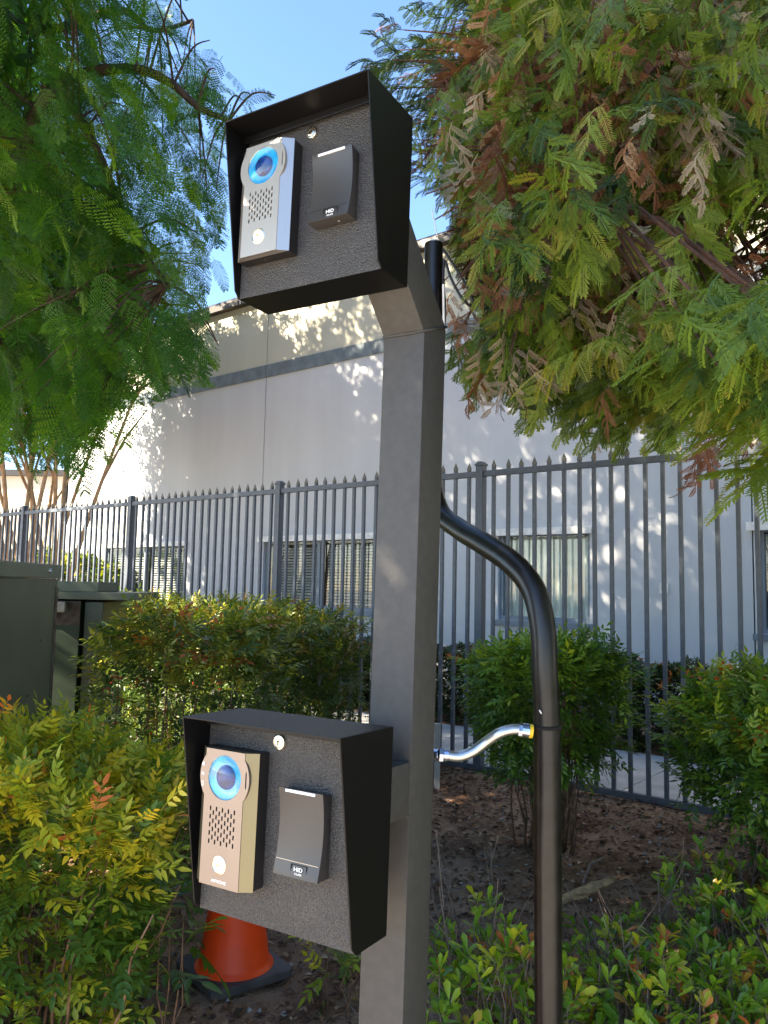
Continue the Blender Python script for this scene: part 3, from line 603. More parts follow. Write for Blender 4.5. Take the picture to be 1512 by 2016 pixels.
# ---------------------------------------------------------------- cabinets
def cabinets():
    t = empty('utility_cabinet', 'large grey green metal utility cabinet at the left edge, nearest the hedge', 'cabinet', (-1.62, 4.0, 0), 0.06)
    b = MB().box(-1.3, 0, -1.75, 0, -.05, 1.51).build('body', M_green, t, bevel=.006)
    MB().box(-1.315, .012, -1.765, .012, 1.512, 1.58).build('lid', mat('lid_green_paint', (.15, .17, .13), .5, var=.15, vscale=6), t, bevel=.006)
    for y in (-.16, -1.2): m = MB(); m.tube([(.012, y, 1.548), (.020, y, 1.548)], [.014, .009], 12); m.build('bolt_head', M_zinc, t)
    for (y, z) in ((-.32, .98), (-.2, 1.22), (-.5, .7)): m = MB(); m.tube([(.0, y, z), (.005, y, z)], [.008, .005], 8); m.build('rivet', M_rust, t)
    MB().box(.0005, .004, -.035, -.002, .5, 1.47).build('rusty_edge_strip', M_rust, t)
    t = empty('transformer_box', 'dark green utility box with rusty hinge, between the tall cabinet and the berry hedge', 'cabinet', (-1.95, 4.95, .09), .10)
    MB().box(-1.0, .09, 0, .75, -.05, 1.29).build('body', M_green2, t, bevel=.004)
    MB().box(-1.02, .42, -.03, .80, 1.30, 1.345).build('lid', M_green, t, bevel=.004)
    MB().box(-1.0, .18, .05, .6, 1.346, 1.41).build('upper_lid', M_green, t, bevel=.004)
    MB().box(.11, .22, .02, .72, -.05, 1.285).build('side_rail', M_green, t, bevel=.004)
    h = MB(); h.box(-.13, -.07, -.05, -.001, 1.19, 1.27); h.box(-.05, .01, -.045, -.001, 1.22, 1.285); h.build('hinge_bracket', mat('weathered_bracket', (.24, .23, .2), .6, var=.3, vscale=30), t, bevel=.006)
    MB().box(-.30, .09, -.006, -.001, 1.14, 1.288).build('rusty_edge_strip', M_rust, t)
cabinets()
s = empty('marker_stake', 'pale narrow stake standing in the mulch just behind the square post', 'stake', at(860, 1543, 6.2)*1.0); p = s.location; p.z = 0
MB().box(-.022, .022, -.022, .022, -.1, .47).build('stake', M_stake, s, bevel=.003)
MB().box(-.024, .024, -.024, .024, .4705, .478).build('stake_cap', M_stake, s)

# ---------------------------------------------------------------- plants
r = np.random.default_rng(11)
TN = [t_nandina(r) for _ in range(5)]; TNL = [t_nandina(r, True) for _ in range(5)]
def inpoly(x, y, P):
    c = False; j = len(P)-1
    for i in range(len(P)):
        if (P[i][1] > y) != (P[j][1] > y) and x < (P[j][0]-P[i][0])*(y-P[i][1])/(P[j][1]-P[i][1]+1e-9)+P[i][0]: c = not c
        j = i
    return c
def canes(parent, base, tops, rad, m, name='canes', wob=.04, n=5):
    mb = MB()
    for b, tp in zip(base, tops):
        b, tp = Vector(b), Vector(tp); k = 5; P = [b.lerp(tp, i/k)+Vector((random.uniform(-wob, wob), random.uniform(-wob, wob), 0))*(0 if i in (0,) else .6) for i in range(k+1)]
        mb.tube([p-parent.matrix_world.translation for p in P], [rad*(1.1-.7*i/k) for i in range(k+1)], n)
    return mb.build(name, m, parent, smooth=True, kind='stuff')
def inst(name, label, cat, loc, group=None):
    o = empty(name, label, cat, loc, group=group); bpy.context.view_layer.update(); return o
def shrub(name, label, loc, half, ztop, zlow, n, lmat, size, tm, npart=250, seed=1, yaw=0, ncane=30, tip_t=.35, berries=0, dome=.25, group=None, up=.55, canemat=None, cr=.006, lowsparse=.0, cat='shrub', jit=.15):
    """trimmed mass: box-ish footprint half=(hx,hy), leaves crowded near the surface"""
    q = np.random.default_rng(seed); o = inst(name, label, cat, loc, group); base = np.array(o.matrix_world.translation); c, s = math.cos(yaw), math.sin(yaw); items = []
    lump = [(q.uniform(-1, 1, 3), q.uniform(.15, .4), q.uniform(-.3, .3)) for _ in range(26)]
    for i in range(n):
        u = q.uniform(-1, 1, 3); ax = q.integers(0, 4)
        if ax < 3: 
            k = (2, 0, 1)[ax]; dep = abs(q.normal(0, .13)); u[k] = (1 if k == 2 else q.choice([-1, 1]))*(1-dep)
        z01 = (u[2]+1)/2
        if z01 < lowsparse*q.uniform(0, 1.2): continue
        hx, hy = half; hh = ztop*(1-dome*(abs(u[0])**3*.6+abs(u[1])**3*.4)); z = zlow+(hh-zlow)*z01+q.normal(0, .02)
        nar = 1-.35*(1-z01)**2 if lowsparse else 1
        tl = 0
        for lc, lr, lt in lump:
            dd = np.linalg.norm(lc-u)
            if dd < lr*1.6: tl += lt*(1-dd/(lr*1.6))
        px, py = u[0]*hx*nar, u[1]*hy*nar; rr = 1+q.normal(0, jit*.5); px *= rr; py *= rr
        z += .05*math.sin(px*9+seed)+.04*math.sin(py*11+seed*2)
        p = base+[c*px-s*py, s*px+c*py, z]
        out = np.array([c*u[0]-s*u[1], s*u[0]+c*u[1], 0]); out = out/(np.linalg.norm(out)+.2)
        d = out*q.uniform(.3, 1)+rv(q)*.55+np.array([0, 0, up*q.uniform(.2, 1.2) if z01 > .55 else q.uniform(-.3, .6)])
        nn = np.array([0, 0, 1])+rv(q)*.5+out*.4
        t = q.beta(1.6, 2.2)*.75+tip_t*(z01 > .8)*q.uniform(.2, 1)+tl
        items.append((q.integers(len(tm)), p, d, nn, size*q.uniform(.65, 1.2), float(np.clip(t, 0, 1))))
    scatter(o, 'leaf', tm, lmat, items, npart)
    hx, hy = half; B = []; T_ = []
    for _ in range(ncane):
        sp_ = .42 if lowsparse > .2 and hx < .5 else .75; a, b2 = q.uniform(-sp_, sp_)*hx, q.uniform(-sp_, sp_)*hy; k = q.uniform(1.1, 1.9)
        B.append(base+[c*a-s*b2, s*a+c*b2, -.03]); T_.append(base+[c*a*k-s*b2*k, s*a*k+c*b2*k, ztop*q.uniform(.6, .97)])
    if ncane: canes(o, B, T_, cr, canemat or M_cane)
    if berries:
        mb = MB()
        for _ in range(berries):
            a, b2, z = q.uniform(-.8, .8)*hx, -hy*q.uniform(.85, 1.08), ztop*q.uniform(.5, .93)
            for _ in range(9):
                p = np.array([c*a-s*b2, s*a+c*b2, z])+q.normal(0, .018, 3)+[0, 0, -.02]; rad = .0055; V = [(p+np.array(v)*rad) for v in ((1, 0, 0), (-1, 0, 0), (0, 1, 0), (0, -1, 0), (0, 0, 1), (0, 0, -1))]
                mb.add(V, [(4, 0, 2), (4, 2, 1), (4, 1, 3), (4, 3, 0), (5, 2, 0), (5, 1, 2), (5, 3, 1), (5, 0, 3)])
        mb.build('berries', M_berry, o, smooth=True, kind='stuff')
    return o, base
NG = 'nandina shrubs in the mulch bed'
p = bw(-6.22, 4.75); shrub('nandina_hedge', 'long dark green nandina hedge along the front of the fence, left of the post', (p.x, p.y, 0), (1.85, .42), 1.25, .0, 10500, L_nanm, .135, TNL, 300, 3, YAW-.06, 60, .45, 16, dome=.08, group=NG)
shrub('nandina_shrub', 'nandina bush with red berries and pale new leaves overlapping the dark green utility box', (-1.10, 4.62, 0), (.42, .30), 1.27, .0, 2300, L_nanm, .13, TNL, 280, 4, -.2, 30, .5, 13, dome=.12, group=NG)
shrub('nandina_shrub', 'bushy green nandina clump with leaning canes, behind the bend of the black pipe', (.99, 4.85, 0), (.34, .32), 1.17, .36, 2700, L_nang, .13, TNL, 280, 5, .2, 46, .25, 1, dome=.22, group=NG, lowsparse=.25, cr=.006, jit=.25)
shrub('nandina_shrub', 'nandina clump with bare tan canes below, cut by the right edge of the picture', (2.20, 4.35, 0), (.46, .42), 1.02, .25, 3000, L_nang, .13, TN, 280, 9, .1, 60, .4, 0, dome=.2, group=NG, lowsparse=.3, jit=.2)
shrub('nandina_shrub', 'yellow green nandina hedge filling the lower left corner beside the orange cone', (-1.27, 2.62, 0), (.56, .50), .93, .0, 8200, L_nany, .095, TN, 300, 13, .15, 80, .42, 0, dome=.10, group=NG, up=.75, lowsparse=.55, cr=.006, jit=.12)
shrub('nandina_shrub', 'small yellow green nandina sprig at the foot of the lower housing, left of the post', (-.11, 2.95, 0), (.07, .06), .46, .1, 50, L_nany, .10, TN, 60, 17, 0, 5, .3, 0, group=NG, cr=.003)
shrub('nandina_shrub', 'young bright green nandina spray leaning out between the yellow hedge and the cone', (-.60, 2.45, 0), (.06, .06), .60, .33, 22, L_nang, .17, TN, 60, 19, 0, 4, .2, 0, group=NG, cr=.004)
TH = [t_leaf(1, .42, .1, .12, lo=True, tint=r.uniform(-.05, .05)) for _ in range(4)]
TH2 = [t_join([t_place(t_leaf(.9, .42, .1, .15, lo=True, tint=r.uniform(-.08, .08)), (math.cos(a), math.sin(a), r.uniform(.1, .9)), (0, 0, 1), (0, 0, 0)) for a in np.linspace(0, 5.2, 5)]) for _ in range(4)]
for i, (b0, b1, lb) in enumerate(((-17.0, -7.4, 'dark clipped hedge under the left windows of the warehouse'), (-7.4, -1.3, 'dark clipped hedge with bronze tips between sidewalk and warehouse wall, right of the post'), (-1.3, 2.5, 'dark clipped hedge against the warehouse wall at the far right'))):
    c_ = bw((b0+b1)/2, 7.98)
    o, base = shrub('clipped_hedge', lb, (c_.x, c_.y, 0), ((b1-b0)/2, .42), .74, 0, int(1500*(b1-b0)), L_photi, .08, TH2, 0, 23+i, YAW, int(10*(b1-b0)), .1, 0, dome=.02, group='clipped hedges along the warehouse', cat='hedge', jit=.03)
    q = np.random.default_rng(40+i); it = []
    for _ in range(int(75*(b1-b0))):
        P = bw(q.uniform(b0, b1), 7.98+q.uniform(-.45, .42), .70+q.uniform(-.07, .09)*1.); it.append((q.integers(4), np.array(P), rv(q)*.4+[0, 0, 1], rv(q), .055*q.uniform(.7, 1.3), q.uniform(0, 1)))
    scatter(o, 'leaf', TH2, L_tipred, it, 0, 'bronze_tips')
pp = at(70, 1120, 16)
shrub('round_bush', 'dark round bush far left behind the fences', (pp.x, 16.2, 0), (1.6, .9), 2.05, 0, 3200, L_nanm, .16, TH2, 0, 31, 0, 8, .3, 0, dome=.3)
# a bit of red new growth on the middle clump
q = np.random.default_rng(3)

# hawthorn groundcover
TW = [t_leaf(1, r.uniform(.36, .46), .10, r.uniform(0, .2), obov=True, tint=r.uniform(-.04, .04)) for _ in range(5)]
def hawthorn(loc, label, rad, h, nros, seed, npart=290, bare=6):
    nros = int(nros*1.8)
    q = np.random.default_rng(seed); o = inst('hawthorn_shrub', label, 'shrub', (loc[0], loc[1], 0), 'low hawthorn shrubs around the post'); base = np.array([loc[0], loc[1], 0.]); items = []; mb = MB()
    for i in range(nros):
        a = q.uniform(0, 2*math.pi); rr = rad*math.sqrt(q.uniform(0, 1)); z = h*(1-.35*(rr/rad)**2)*q.uniform(.45, 1.08) if q.uniform() < .8 else h*q.uniform(.1, .6)
        tip = base+[rr*math.cos(a), rr*math.sin(a), z]; ax = np.array([math.cos(a)*.5*rr/rad, math.sin(a)*.5*rr/rad, 1])+rv(q)*.35; ax /= np.linalg.norm(ax)
        if i % 2 == 0:
            st = base+np.array([rr*math.cos(a)*.45, rr*math.sin(a)*.45, .0]); md = (st+tip)/2+rv(q)*.05; mb.tube([Vector(st-base), Vector(md-base), Vector(tip-base)], [.0042, .003, .0016], 4)
        else: mb.tube([Vector(tip-ax*.12+rv(q)*.02-base), Vector(tip-base)], [.0022, .0014], 4)
        tb = .1+q.beta(2, 2)*.72+.1*(z/h > .8)
        if q.uniform() < .13: tb = q.uniform(.84, 1)
        n = q.integers(5, 9)
        for k in range(n):
            th = k*2.4+q.uniform(-.3, .3); e = q.uniform(.25, 1.1); u = np.cross(ax, rv(q)); u /= np.linalg.norm(u); v = np.cross(ax, u)
            sd = u*math.cos(th)+v*math.sin(th); d = sd*math.cos(e)+ax*math.sin(e)
            p_ = tip-ax*(.012*k*.5); items.append((q.integers(5), p_, d, ax-sd*.3+rv(q)*.2, .058*q.uniform(.6, 1.15), float(np.clip(tb+q.uniform(-.1, .1), 0, 1))))
    for _ in range(bare):
        a = q.uniform(0, 2*math.pi); rr = rad*q.uniform(.2, 1); st = np.array([rr*math.cos(a)*.6, rr*math.sin(a)*.6, 0]); dr = np.array([math.cos(a)*.4, math.sin(a)*.4, 1])+rv(q)*.5; L_ = q.uniform(.2, .42); e = st+dr*L_
        mb.tube([Vector(st), Vector((st+e)/2+rv(q)*.03), Vector(e)], [.005, .0036, .0016], 5)
        for _ in range(3): s2 = st+(e-st)*q.uniform(.4, .9); mb.tube([Vector(s2), Vector(s2+(dr+rv(q)*.9)*L_*.3)], [.0024, .0012], 4)
    mb.build('twigs', M_twig, o, kind='stuff')
    scatter(o, 'leaf', TW, L_haw, items, npart)
for (x, y, lb, rd_, h, n, sd_) in (
    (.43, 2.62, 'low green hawthorn clump filling the gap between square post and black pipe', .30, .42, 95, 1),
    (.95, 2.55, 'light green hawthorn clump directly right of the black pipe, nearest the viewer', .34, .42, 125, 2),
    (1.48, 2.95, 'olive and bronze hawthorn clump, lower right, in front of the bare cane nandina', .38, .46, 125, 3),
    (.98, 3.15, 'sparse twiggy hawthorn in front of the broken log', .30, .26, 34, 4),
    (1.55, 3.62, 'twiggy hawthorn patch thinning out into the mulch at right', .34, .36, 55, 5),
    (1.98, 3.50, 'green hawthorn clump at the right edge at the foot of the bare tan canes', .34, .42, 100, 6),
    (.36, 3.15, 'small bronze tipped hawthorn seedling with dry twigs behind the square post', .16, .36, 14, 7),
    (1.25, 2.20, 'hawthorn clump in the lower right corner with glossy yellow green leaves', .36, .40, 110, 8)):
    hawthorn((x, y), lb, rd_, h, n, sd_, bare=10 if n < 60 else 8)

# fallen log and sticks
o = inst('fallen_branch', 'short broken piece of pale split wood lying among the hawthorn twigs', 'branch', (.96, 3.85, .10))
P = catmull([Vector((-.20, -.07, -.03)), Vector((-.08, -.02, -.01)), Vector((.05, .01, .03)), Vector((.17, .07, .05))], 4)
m = MB(); m.tube(P, [.006, .012, .016, .019, .017, .021, .023, .020, .022, .019, .016, .010, .003], 10); 
lg = m.build('log', M_split, o)
for v in lg.data.vertices: v.co += Vector((random.uniform(-.006, .006), random.uniform(-.006, .006), random.uniform(-.006, .006)))
MB().tube([Vector((.0, .0, .05)), Vector((.05, .06, .12)), Vector((.13, .08, .15))], [.008, .006, .003], 6).build('side_twig', M_twig, o)
q = np.random.default_rng(91); mb = MB()
for _ in range(150):
    P0 = np.array([q.uniform(-1.3, 2.6), q.uniform(1.9, 5.2), 0.]); P0[2] = bedz(P0[0], P0[1])+.006; a = q.uniform(0, 6.3); l = q.uniform(.06, .30); d = np.array([math.cos(a), math.sin(a), q.uniform(0, .12)])
    mb.tube([Vector(P0), Vector(P0+d*l*.5+rv(q)*.012), Vector(P0+d*l)], [.0035, .003, .0014], 4)
mb.build('fallen_twigs', M_twig, kind='stuff'); 

def litter(n, seed, name, m, size, x0, x1, y0, y1, flat=.35):
    q = np.random.default_rng(seed); o = bpy.data.objects.new('tmp', None)
    V = []; T = []; X = q.uniform(x0, x1, n); Y = y0+(y1-y0)*q.uniform(0, 1, n)**1.25
    kk = (BN.x*X+BN.y*Y) < 5.8; X = X[kk]; Y = Y[kk]; n = len(X); Z = bedz(X, Y)+.004
    a = q.uniform(0, 6.283, n); s = size*q.uniform(.4, 1.3, n)*(.7+.12*Y); asp = q.uniform(.3, .6, n); tl = q.normal(0, flat, (n, 2))
    dx, dy = np.cos(a), np.sin(a)
    def pt(u, v, w_): return np.column_stack([X+s*(u*dx-v*asp*dy), Y+s*(u*dy+v*asp*dx), Z+s*(u*tl[:, 0]*.6+v*asp*tl[:, 1]+w_)+np.abs(tl[:, 0])*s*.4])
    P4 = np.stack([pt(-.5, 0, 0), pt(0, .5, .12), pt(.5, 0, 0), pt(0, -.5, .12)], 1).reshape(-1, 3)
    F = np.arange(4*n).reshape(-1, 4); T = np.repeat(q.beta(1.2, 1.3, n), 4)
    me = mesh_from(name, P4, [tuple(f) for f in F.tolist()], T, m); ob = bpy.data.objects.new(name, me); COL.objects.link(ob); ob['kind'] = 'stuff'
litter(34000, 5, 'leaf_litter', L_litter, .032, -3.2, 4.5, 1.9, 8.5)
litter(9000, 6, 'bark_chips', mat('bark_chip', (.07, .035, .02), .9, var=.5, vscale=30), .034, -3.2, 4.5, 1.9, 8)
mb = MB(); q = np.random.default_rng(8)
for _ in range(420):
    x, y = q.uniform(-1.5, 3), q.uniform(2.0, 6.8)
    if BN.x*x+BN.y*y > 5.7: continue
    s_ = q.uniform(.005, .017); c_ = np.array([x, y, bedz(x, y)+s_*.3]); V = [c_+np.array(v)*s_*q.uniform(.7, 1.3, 3) for v in ((1, 0, 0), (-1, 0, 0), (0, 1, 0), (0, -1, 0), (0, 0, .7), (0, 0, -.7))]
    mb.add(V, [(4, 0, 2), (4, 2, 1), (4, 1, 3), (4, 3, 0), (5, 2, 0), (5, 1, 2), (5, 3, 1), (5, 0, 3)])
mb.build('pebbles', mat('pale_pebble', (.38, .35, .31), .8, var=.35, vscale=20), smooth=True, kind='stuff')

# ---------------------------------------------------------------- trees
def branch(mb, P, r0, r1, org, n=6, k=5):
    pts = catmull(P, k); N = len(pts); mb.tube([p-org for p in pts], [r0+(r1-r0)*(i/(N-1))**.8 for i in range(N)], n)
# redwood on the right
TR = [t_spray(r, L=.15, k=8, fl=.082, curl=.35, sparse=.72, nl=.021) for _ in range(5)]+[t_spray(r, L=.15, k=7, fl=.11, curl=.2, sparse=.85, nl=.023) for _ in range(3)]
TRD = [t_spray(r, L=.14, k=7, fl=.075, curl=.5, sparse=.65, nl=.017) for _ in range(4)]
RED = [(955, -80), (900, 60), (860, 150), (815, 200), (808, 300), (835, 330), (820, 420), (860, 470), (880, 560), (905, 620), (925, 700), (905, 720), (935, 750), (1010, 765), (1095, 790), (1165, 825), (1235, 850), (1262, 862), (1290, 775), (1340, 810), (1345, 862), (1380, 800), (1440, 760), (1470, 840), (1600, 880), (1700, 600), (1700, -80)]
REDHOLE = [[(1262, 470), (1310, 455), (1330, 520), (1290, 560), (1255, 540)], [(1440, 390), (1530, 350), (1530, 560), (1440, 600), (1425, 480)], [(1180, 715), (1290, 640), (1330, 690), (1220, 745)]]
def redwood():
    tr = inst('redwood_tree', 'redwood tree leaning in from the right with drooping green sprays and rust brown dead needles', 'tree', (2.75, 3.1, 0)); org = tr.matrix_world.translation.copy()
    mb = MB(); branch(mb, [(2.75, 3.1, -.1), (2.73, 3.1, 2), (2.7, 3.05, 5), (2.68, 3.05, 9), (2.66, 3, 12)], .24, .05, org, 14); mb.build('trunk', M_barkr, tr, smooth=True)
    q = np.random.default_rng(21); limbs = []
    for k in range(20):
        z0 = 2.5+k*.22; a = math.pi+q.uniform(-.75, .75); L_ = q.uniform(1.7, 2.9)*(1-.04*k); e = Vector((2.7+L_*math.cos(a), 3.05+L_*math.sin(a)*.9, z0-.15+q.uniform(-.3, .5)))
        s_ = Vector((2.7, 3.07, z0)); mid = s_.lerp(e, .5)+Vector((0, 0, .22)); P = [s_, mid, e]
        mbl = MB(); branch(mbl, P, .030, .008, org, 6); mbl.build('limb', M_barkr, tr, smooth=True); limbs += [s_.lerp(mid, t) for t in (.4, .7, 1)]+[mid.lerp(e, t) for t in (.25, .5, .75, 1)]
    g = []; dd = []; gr = []; tw = MB(); n = 0; clumps = []
    while len(clumps) < 400:
        x, y = q.uniform(800, 1650), q.uniform(-70, 875)
        if not inpoly(x, y, RED): continue
        Y = q.uniform(1.9, 3.7) if q.uniform() < .94 else q.uniform(1.45, 1.9)
        if x < 1000 and Y < 2.2: Y += .7
        if x > 1330 and y > 620 and q.uniform() < .5: Y = q.uniform(1.1, 1.5)
        if any(inpoly(x, y, hh) for hh in REDHOLE): continue
        clumps.append((x, y, Y))
    for (x, y, Y) in clumps:
        kd = q.choice(3, p=[.68, .21, .11] if 930 < x < 1380 and 130 < y < 620 else [.86, .08, .06]); Y = max(1.8, Y*.86) if kd else Y
        c = at(x, y, Y); near = min(limbs, key=lambda l: (l-c).length)
        if (near-c).length < 1.9: tw.tube([Vector(near)-org, (near+c)/2+Vector((0, 0, .07))-org, c-org], [.007, .0045, .002], 4)
        edge = min(1, max(0, (1200-x)/400)); out = Vector((c.x-2.6, c.y-3.1, 0)).normalized()
        ct = q.uniform(-.25, .25)+(.2 if y > 600 or x < 960 or y < 150 else .05)
        for j in range(q.integers(9, 16)):
            off = q.normal(0, .095, 3)*[1, 1, 1.1]; p_ = np.array(c)+off
            X_, Y_, d_ = proj(p_)
            if not inpoly(X_, Y_, RED): continue
            if any(inpoly(X_, Y_+10, hh) for hh in REDHOLE): continue
            kind = kd if q.uniform() < .85 else 0
            if X_ < 930 and 420 < Y_ < 660 and d_ < 2.6: continue
            if kind == 0:
                d = np.array(out)*q.uniform(.3, .9)+rv(q)*.6+[0, 0, -.6]; d /= np.linalg.norm(d); sc_ = q.uniform(.66, 1.0)
                X2, Y2, _ = proj(p_+d*.26*sc_)
                if not inpoly(X2, Y2, RED): continue
                g.append((q.integers(8), p_, d, np.array([0, 0, 1])+rv(q)*.55, sc_, float(np.clip(q.beta(2.2, 2.4)*1.05+ct, 0, .97))))
            else:
                if X_ < 860: continue
                d = np.array(out)*q.uniform(0, .5)+rv(q)*.4+[0, 0, -1]; (dd if kind == 1 else gr).append((q.integers(4), p_, d, rv(q), q.uniform(.6, .95) if kind == 1 else q.uniform(.45, .75), q.uniform(.0, .8)))
    # inner foliage, tinted dark to stand in for the unlit interior
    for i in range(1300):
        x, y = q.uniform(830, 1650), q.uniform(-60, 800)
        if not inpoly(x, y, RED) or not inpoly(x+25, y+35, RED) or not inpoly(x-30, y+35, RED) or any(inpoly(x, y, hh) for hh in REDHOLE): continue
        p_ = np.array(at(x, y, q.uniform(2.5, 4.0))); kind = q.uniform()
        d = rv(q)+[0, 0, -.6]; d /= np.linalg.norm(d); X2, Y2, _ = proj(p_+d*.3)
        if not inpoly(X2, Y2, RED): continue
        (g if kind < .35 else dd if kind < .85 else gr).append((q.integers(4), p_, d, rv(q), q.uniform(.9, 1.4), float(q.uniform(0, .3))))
    # unseen leaf mass added beyond the frame to block light from the right
    oth = []
    for i in range(1500):
        z = q.uniform(.15, 8); rr = 2.6*q.uniform(.2, 1)**.6; a = q.uniform(0, 6.283); p_ = np.array([3.4+rr*math.cos(a)*.9, 1.8+rr*math.sin(a)*1.5, z]); X_, Y_, d_ = proj(p_)
        if d_ > 0 and X_ < 1640 and Y_ > -120: continue
        if p_[0] < 2.0: continue
        for j in range(9): oth.append((q.integers(4), p_+q.normal(0, .16, 3), rv(q)+[0, 0, -.6], rv(q), .13*q.uniform(.7, 1.3), float(q.uniform(0, .7))))
    scatter(tr, 'frond', TH2, L_red, oth, 0, 'outer_shade_foliage')
    for i in range(420):
        z = q.uniform(3.6, 10); rr = (2.5-.18*z)*q.uniform(.2, 1); a = q.uniform(0, 6.283); p_ = np.array([2.7+rr*math.cos(a), 3.05+rr*math.sin(a), z])
        X_, Y_, d_ = proj(p_)
        if d_ > .1 and X_ < 960 and Y_ > -120: continue
        if d_ < .6: continue
        g.append((q.integers(4), p_, np.array([math.cos(a), math.sin(a), -.5])+rv(q)*.4, [0, 0, 1], 1.9, float(q.uniform(0, .8))))
    for (x, y, Y0) in [(905, 690, 2.6), (935, 715, 2.6), (960, 735, 2.5), (1010, 735, 2.4), (1060, 755, 2.4), (1100, 770, 2.3), (1130, 785, 2.3), (1165, 800, 2.3), (1200, 790, 2.3), (1240, 815, 2.2), (1252, 830, 2.2), (1290, 740, 2.2), (1330, 785, 2.1), (1342, 820, 2.1), (1400, 760, 2), (1440, 740, 2), (1180, 740, 2.3), (1220, 770, 2.3), (1080, 720, 2.4), (1000, 700, 2.5), (980, 680, 2.5), (1365, 760, 2.1), (1310, 720, 2.2), (1400, 700, 1.9), (1450, 690, 1.9)]:
        for j in range(4):
            p_ = np.array(at(x+q.normal(0, 14), y-38+q.normal(0, 14), Y0+q.normal(0, .12))); d = np.array([-.35, -.1, -.8])+rv(q)*.45
            (g if q.uniform() < .93 else dd).append((q.integers(4) if 1 else 0, p_, d, np.array([0, -.8, .4])+rv(q)*.5, q.uniform(.7, 1.0), float(q.uniform(.15, .7))))
    for (x, y) in ((1500, 560), (1490, 640), (1400, 640), (1440, 680), (1510, 720), (1490, 770), (1530, 820), (1520, 880), (1540, 930), (1470, 600), (1520, 680), (1545, 760)):
        for j in range(2):
            p_ = np.array(at(x+60+q.normal(0, 15), y-20+q.normal(0, 15), q.uniform(1.25, 1.5))); d = np.array([-1, -.1, -.12])+rv(q)*.3
            g.append((5+q.integers(3), p_, d, np.array([0, -.5, .9])+rv(q)*.3, q.uniform(.8, 1.1), float(q.uniform(.62, .9))))
    # the hanging rust red tuft in front of the fence
    for (x, y) in ((1385, 850), (1395, 875), (1372, 880), (1400, 860), (1380, 900), (1384, 915)):
        dd.append((q.integers(4), np.array(at(x, y, 1.9)), rv(q)*.25+[0, 0, -1], rv(q), .52, .30))
    tw.tube([at(1352, 770, 1.9)-org, at(1366, 810, 1.9)-org, at(1388, 860, 1.9)-org], [.003, .0025, .0018], 5)
    tw.tube([at(1060, 700, 2.2)-org, at(1042, 755, 2.2)-org, at(1034, 830, 2.2)-org], [.003, .002, .0014], 5)
    gr.append((1, np.array(at(1040, 765, 2.2)), [0, 0, -1], [1, 0, 0], .4, .2))
    def keep(it):
        d = np.asarray(it[2], float); d = d/np.linalg.norm(d)
        for m_ in (0, .18, .34):
            X_, Y_, d_ = proj(it[1]+d*m_*it[4])
            if d_ > 0 and Y_ > -40 and X_ < (885 if 430 < Y_ < 700 and d_ < 2.6 else 812): return False
        return True
    g = [i_ for i_ in g if keep(i_)]; dd = [i_ for i_ in dd if keep(i_)]; gr = [i_ for i_ in gr if keep(i_)]
    tw.build('twigs', M_barkr, tr, kind='stuff')
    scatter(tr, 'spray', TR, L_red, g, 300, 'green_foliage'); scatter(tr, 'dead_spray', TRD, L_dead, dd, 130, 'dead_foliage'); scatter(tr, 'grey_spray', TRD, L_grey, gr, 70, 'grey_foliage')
redwood()
def redwood_far():
    tr = inst('redwood_tree', 'dark blue green redwood top standing against the sky behind the upper housing', 'tree', (3.25, 4.35, 0)); org = tr.matrix_world.translation.copy()
    mb = MB(); branch(mb, [(3.25, 4.35, -.1), (3.2, 4.35, 4), (3.1, 4.4, 9), (3, 4.4, 12)], .2, .04, org, 12); mb.build('trunk', M_barkr, tr, smooth=True)
    q = np.random.default_rng(5); g = []; dd = []; tw = MB()
    POLY = [(765, 15), (800, 60), (830, 0), (840, -200), (1300, -200), (1300, 420), (880, 400), (815, 350), (812, 230), (748, 150), (755, 110), (790, 95)]
    N = 0
    while N < 560:
        x, y = q.uniform(745, 1250), q.uniform(-190, 400)
        if not inpoly(x, y, POLY): continue
        N += 1
        Y = q.uniform(3.8, 5.4); p_ = np.array(at(x, y, Y)); out = np.array([p_[0]-3.2, p_[1]-4.35, 0]); out /= np.linalg.norm(out)
        (g if q.uniform() < .86 else dd).append((q.integers(4), p_, out+rv(q)*.5+[0, 0, .25], np.array([0, 0, 1])+rv(q)*.4, q.uniform(.8, 1.3), q.uniform(0, 1)))
        if N % 3 == 0: tw.tube([Vector(p_).lerp(Vector((3.2, 4.4, p_[2]-.3)), .35)-org, Vector(p_).lerp(Vector((3.2, 4.4, p_[2])), .15)+Vector((0, 0, .03))-org, Vector(p_)-org], [.010, .007, .003], 4)
    for i in range(260):
        z = q.uniform(3.2, 11); rr = (2.2-.12*z)*q.uniform(.2, 1); a = q.uniform(0, 6.283); p_ = np.array([3.2+rr*math.cos(a), 4.4+rr*math.sin(a), z]); X_, Y_, d_ = proj(p_)
        if X_ < 1000: continue
        g.append((q.integers(4), p_, np.array([math.cos(a), math.sin(a), -.2])+rv(q)*.3, [0, 0, 1], 2.0, q.uniform(0, 1)))
    tw.build('twigs', M_barkr, tr, kind='stuff'); scatter(tr, 'spray', TR[:4], L_redd, g, 120, 'green_foliage'); scatter(tr, 'dead_spray', TRD, L_dead, dd, 20, 'dead_foliage')
redwood_far()

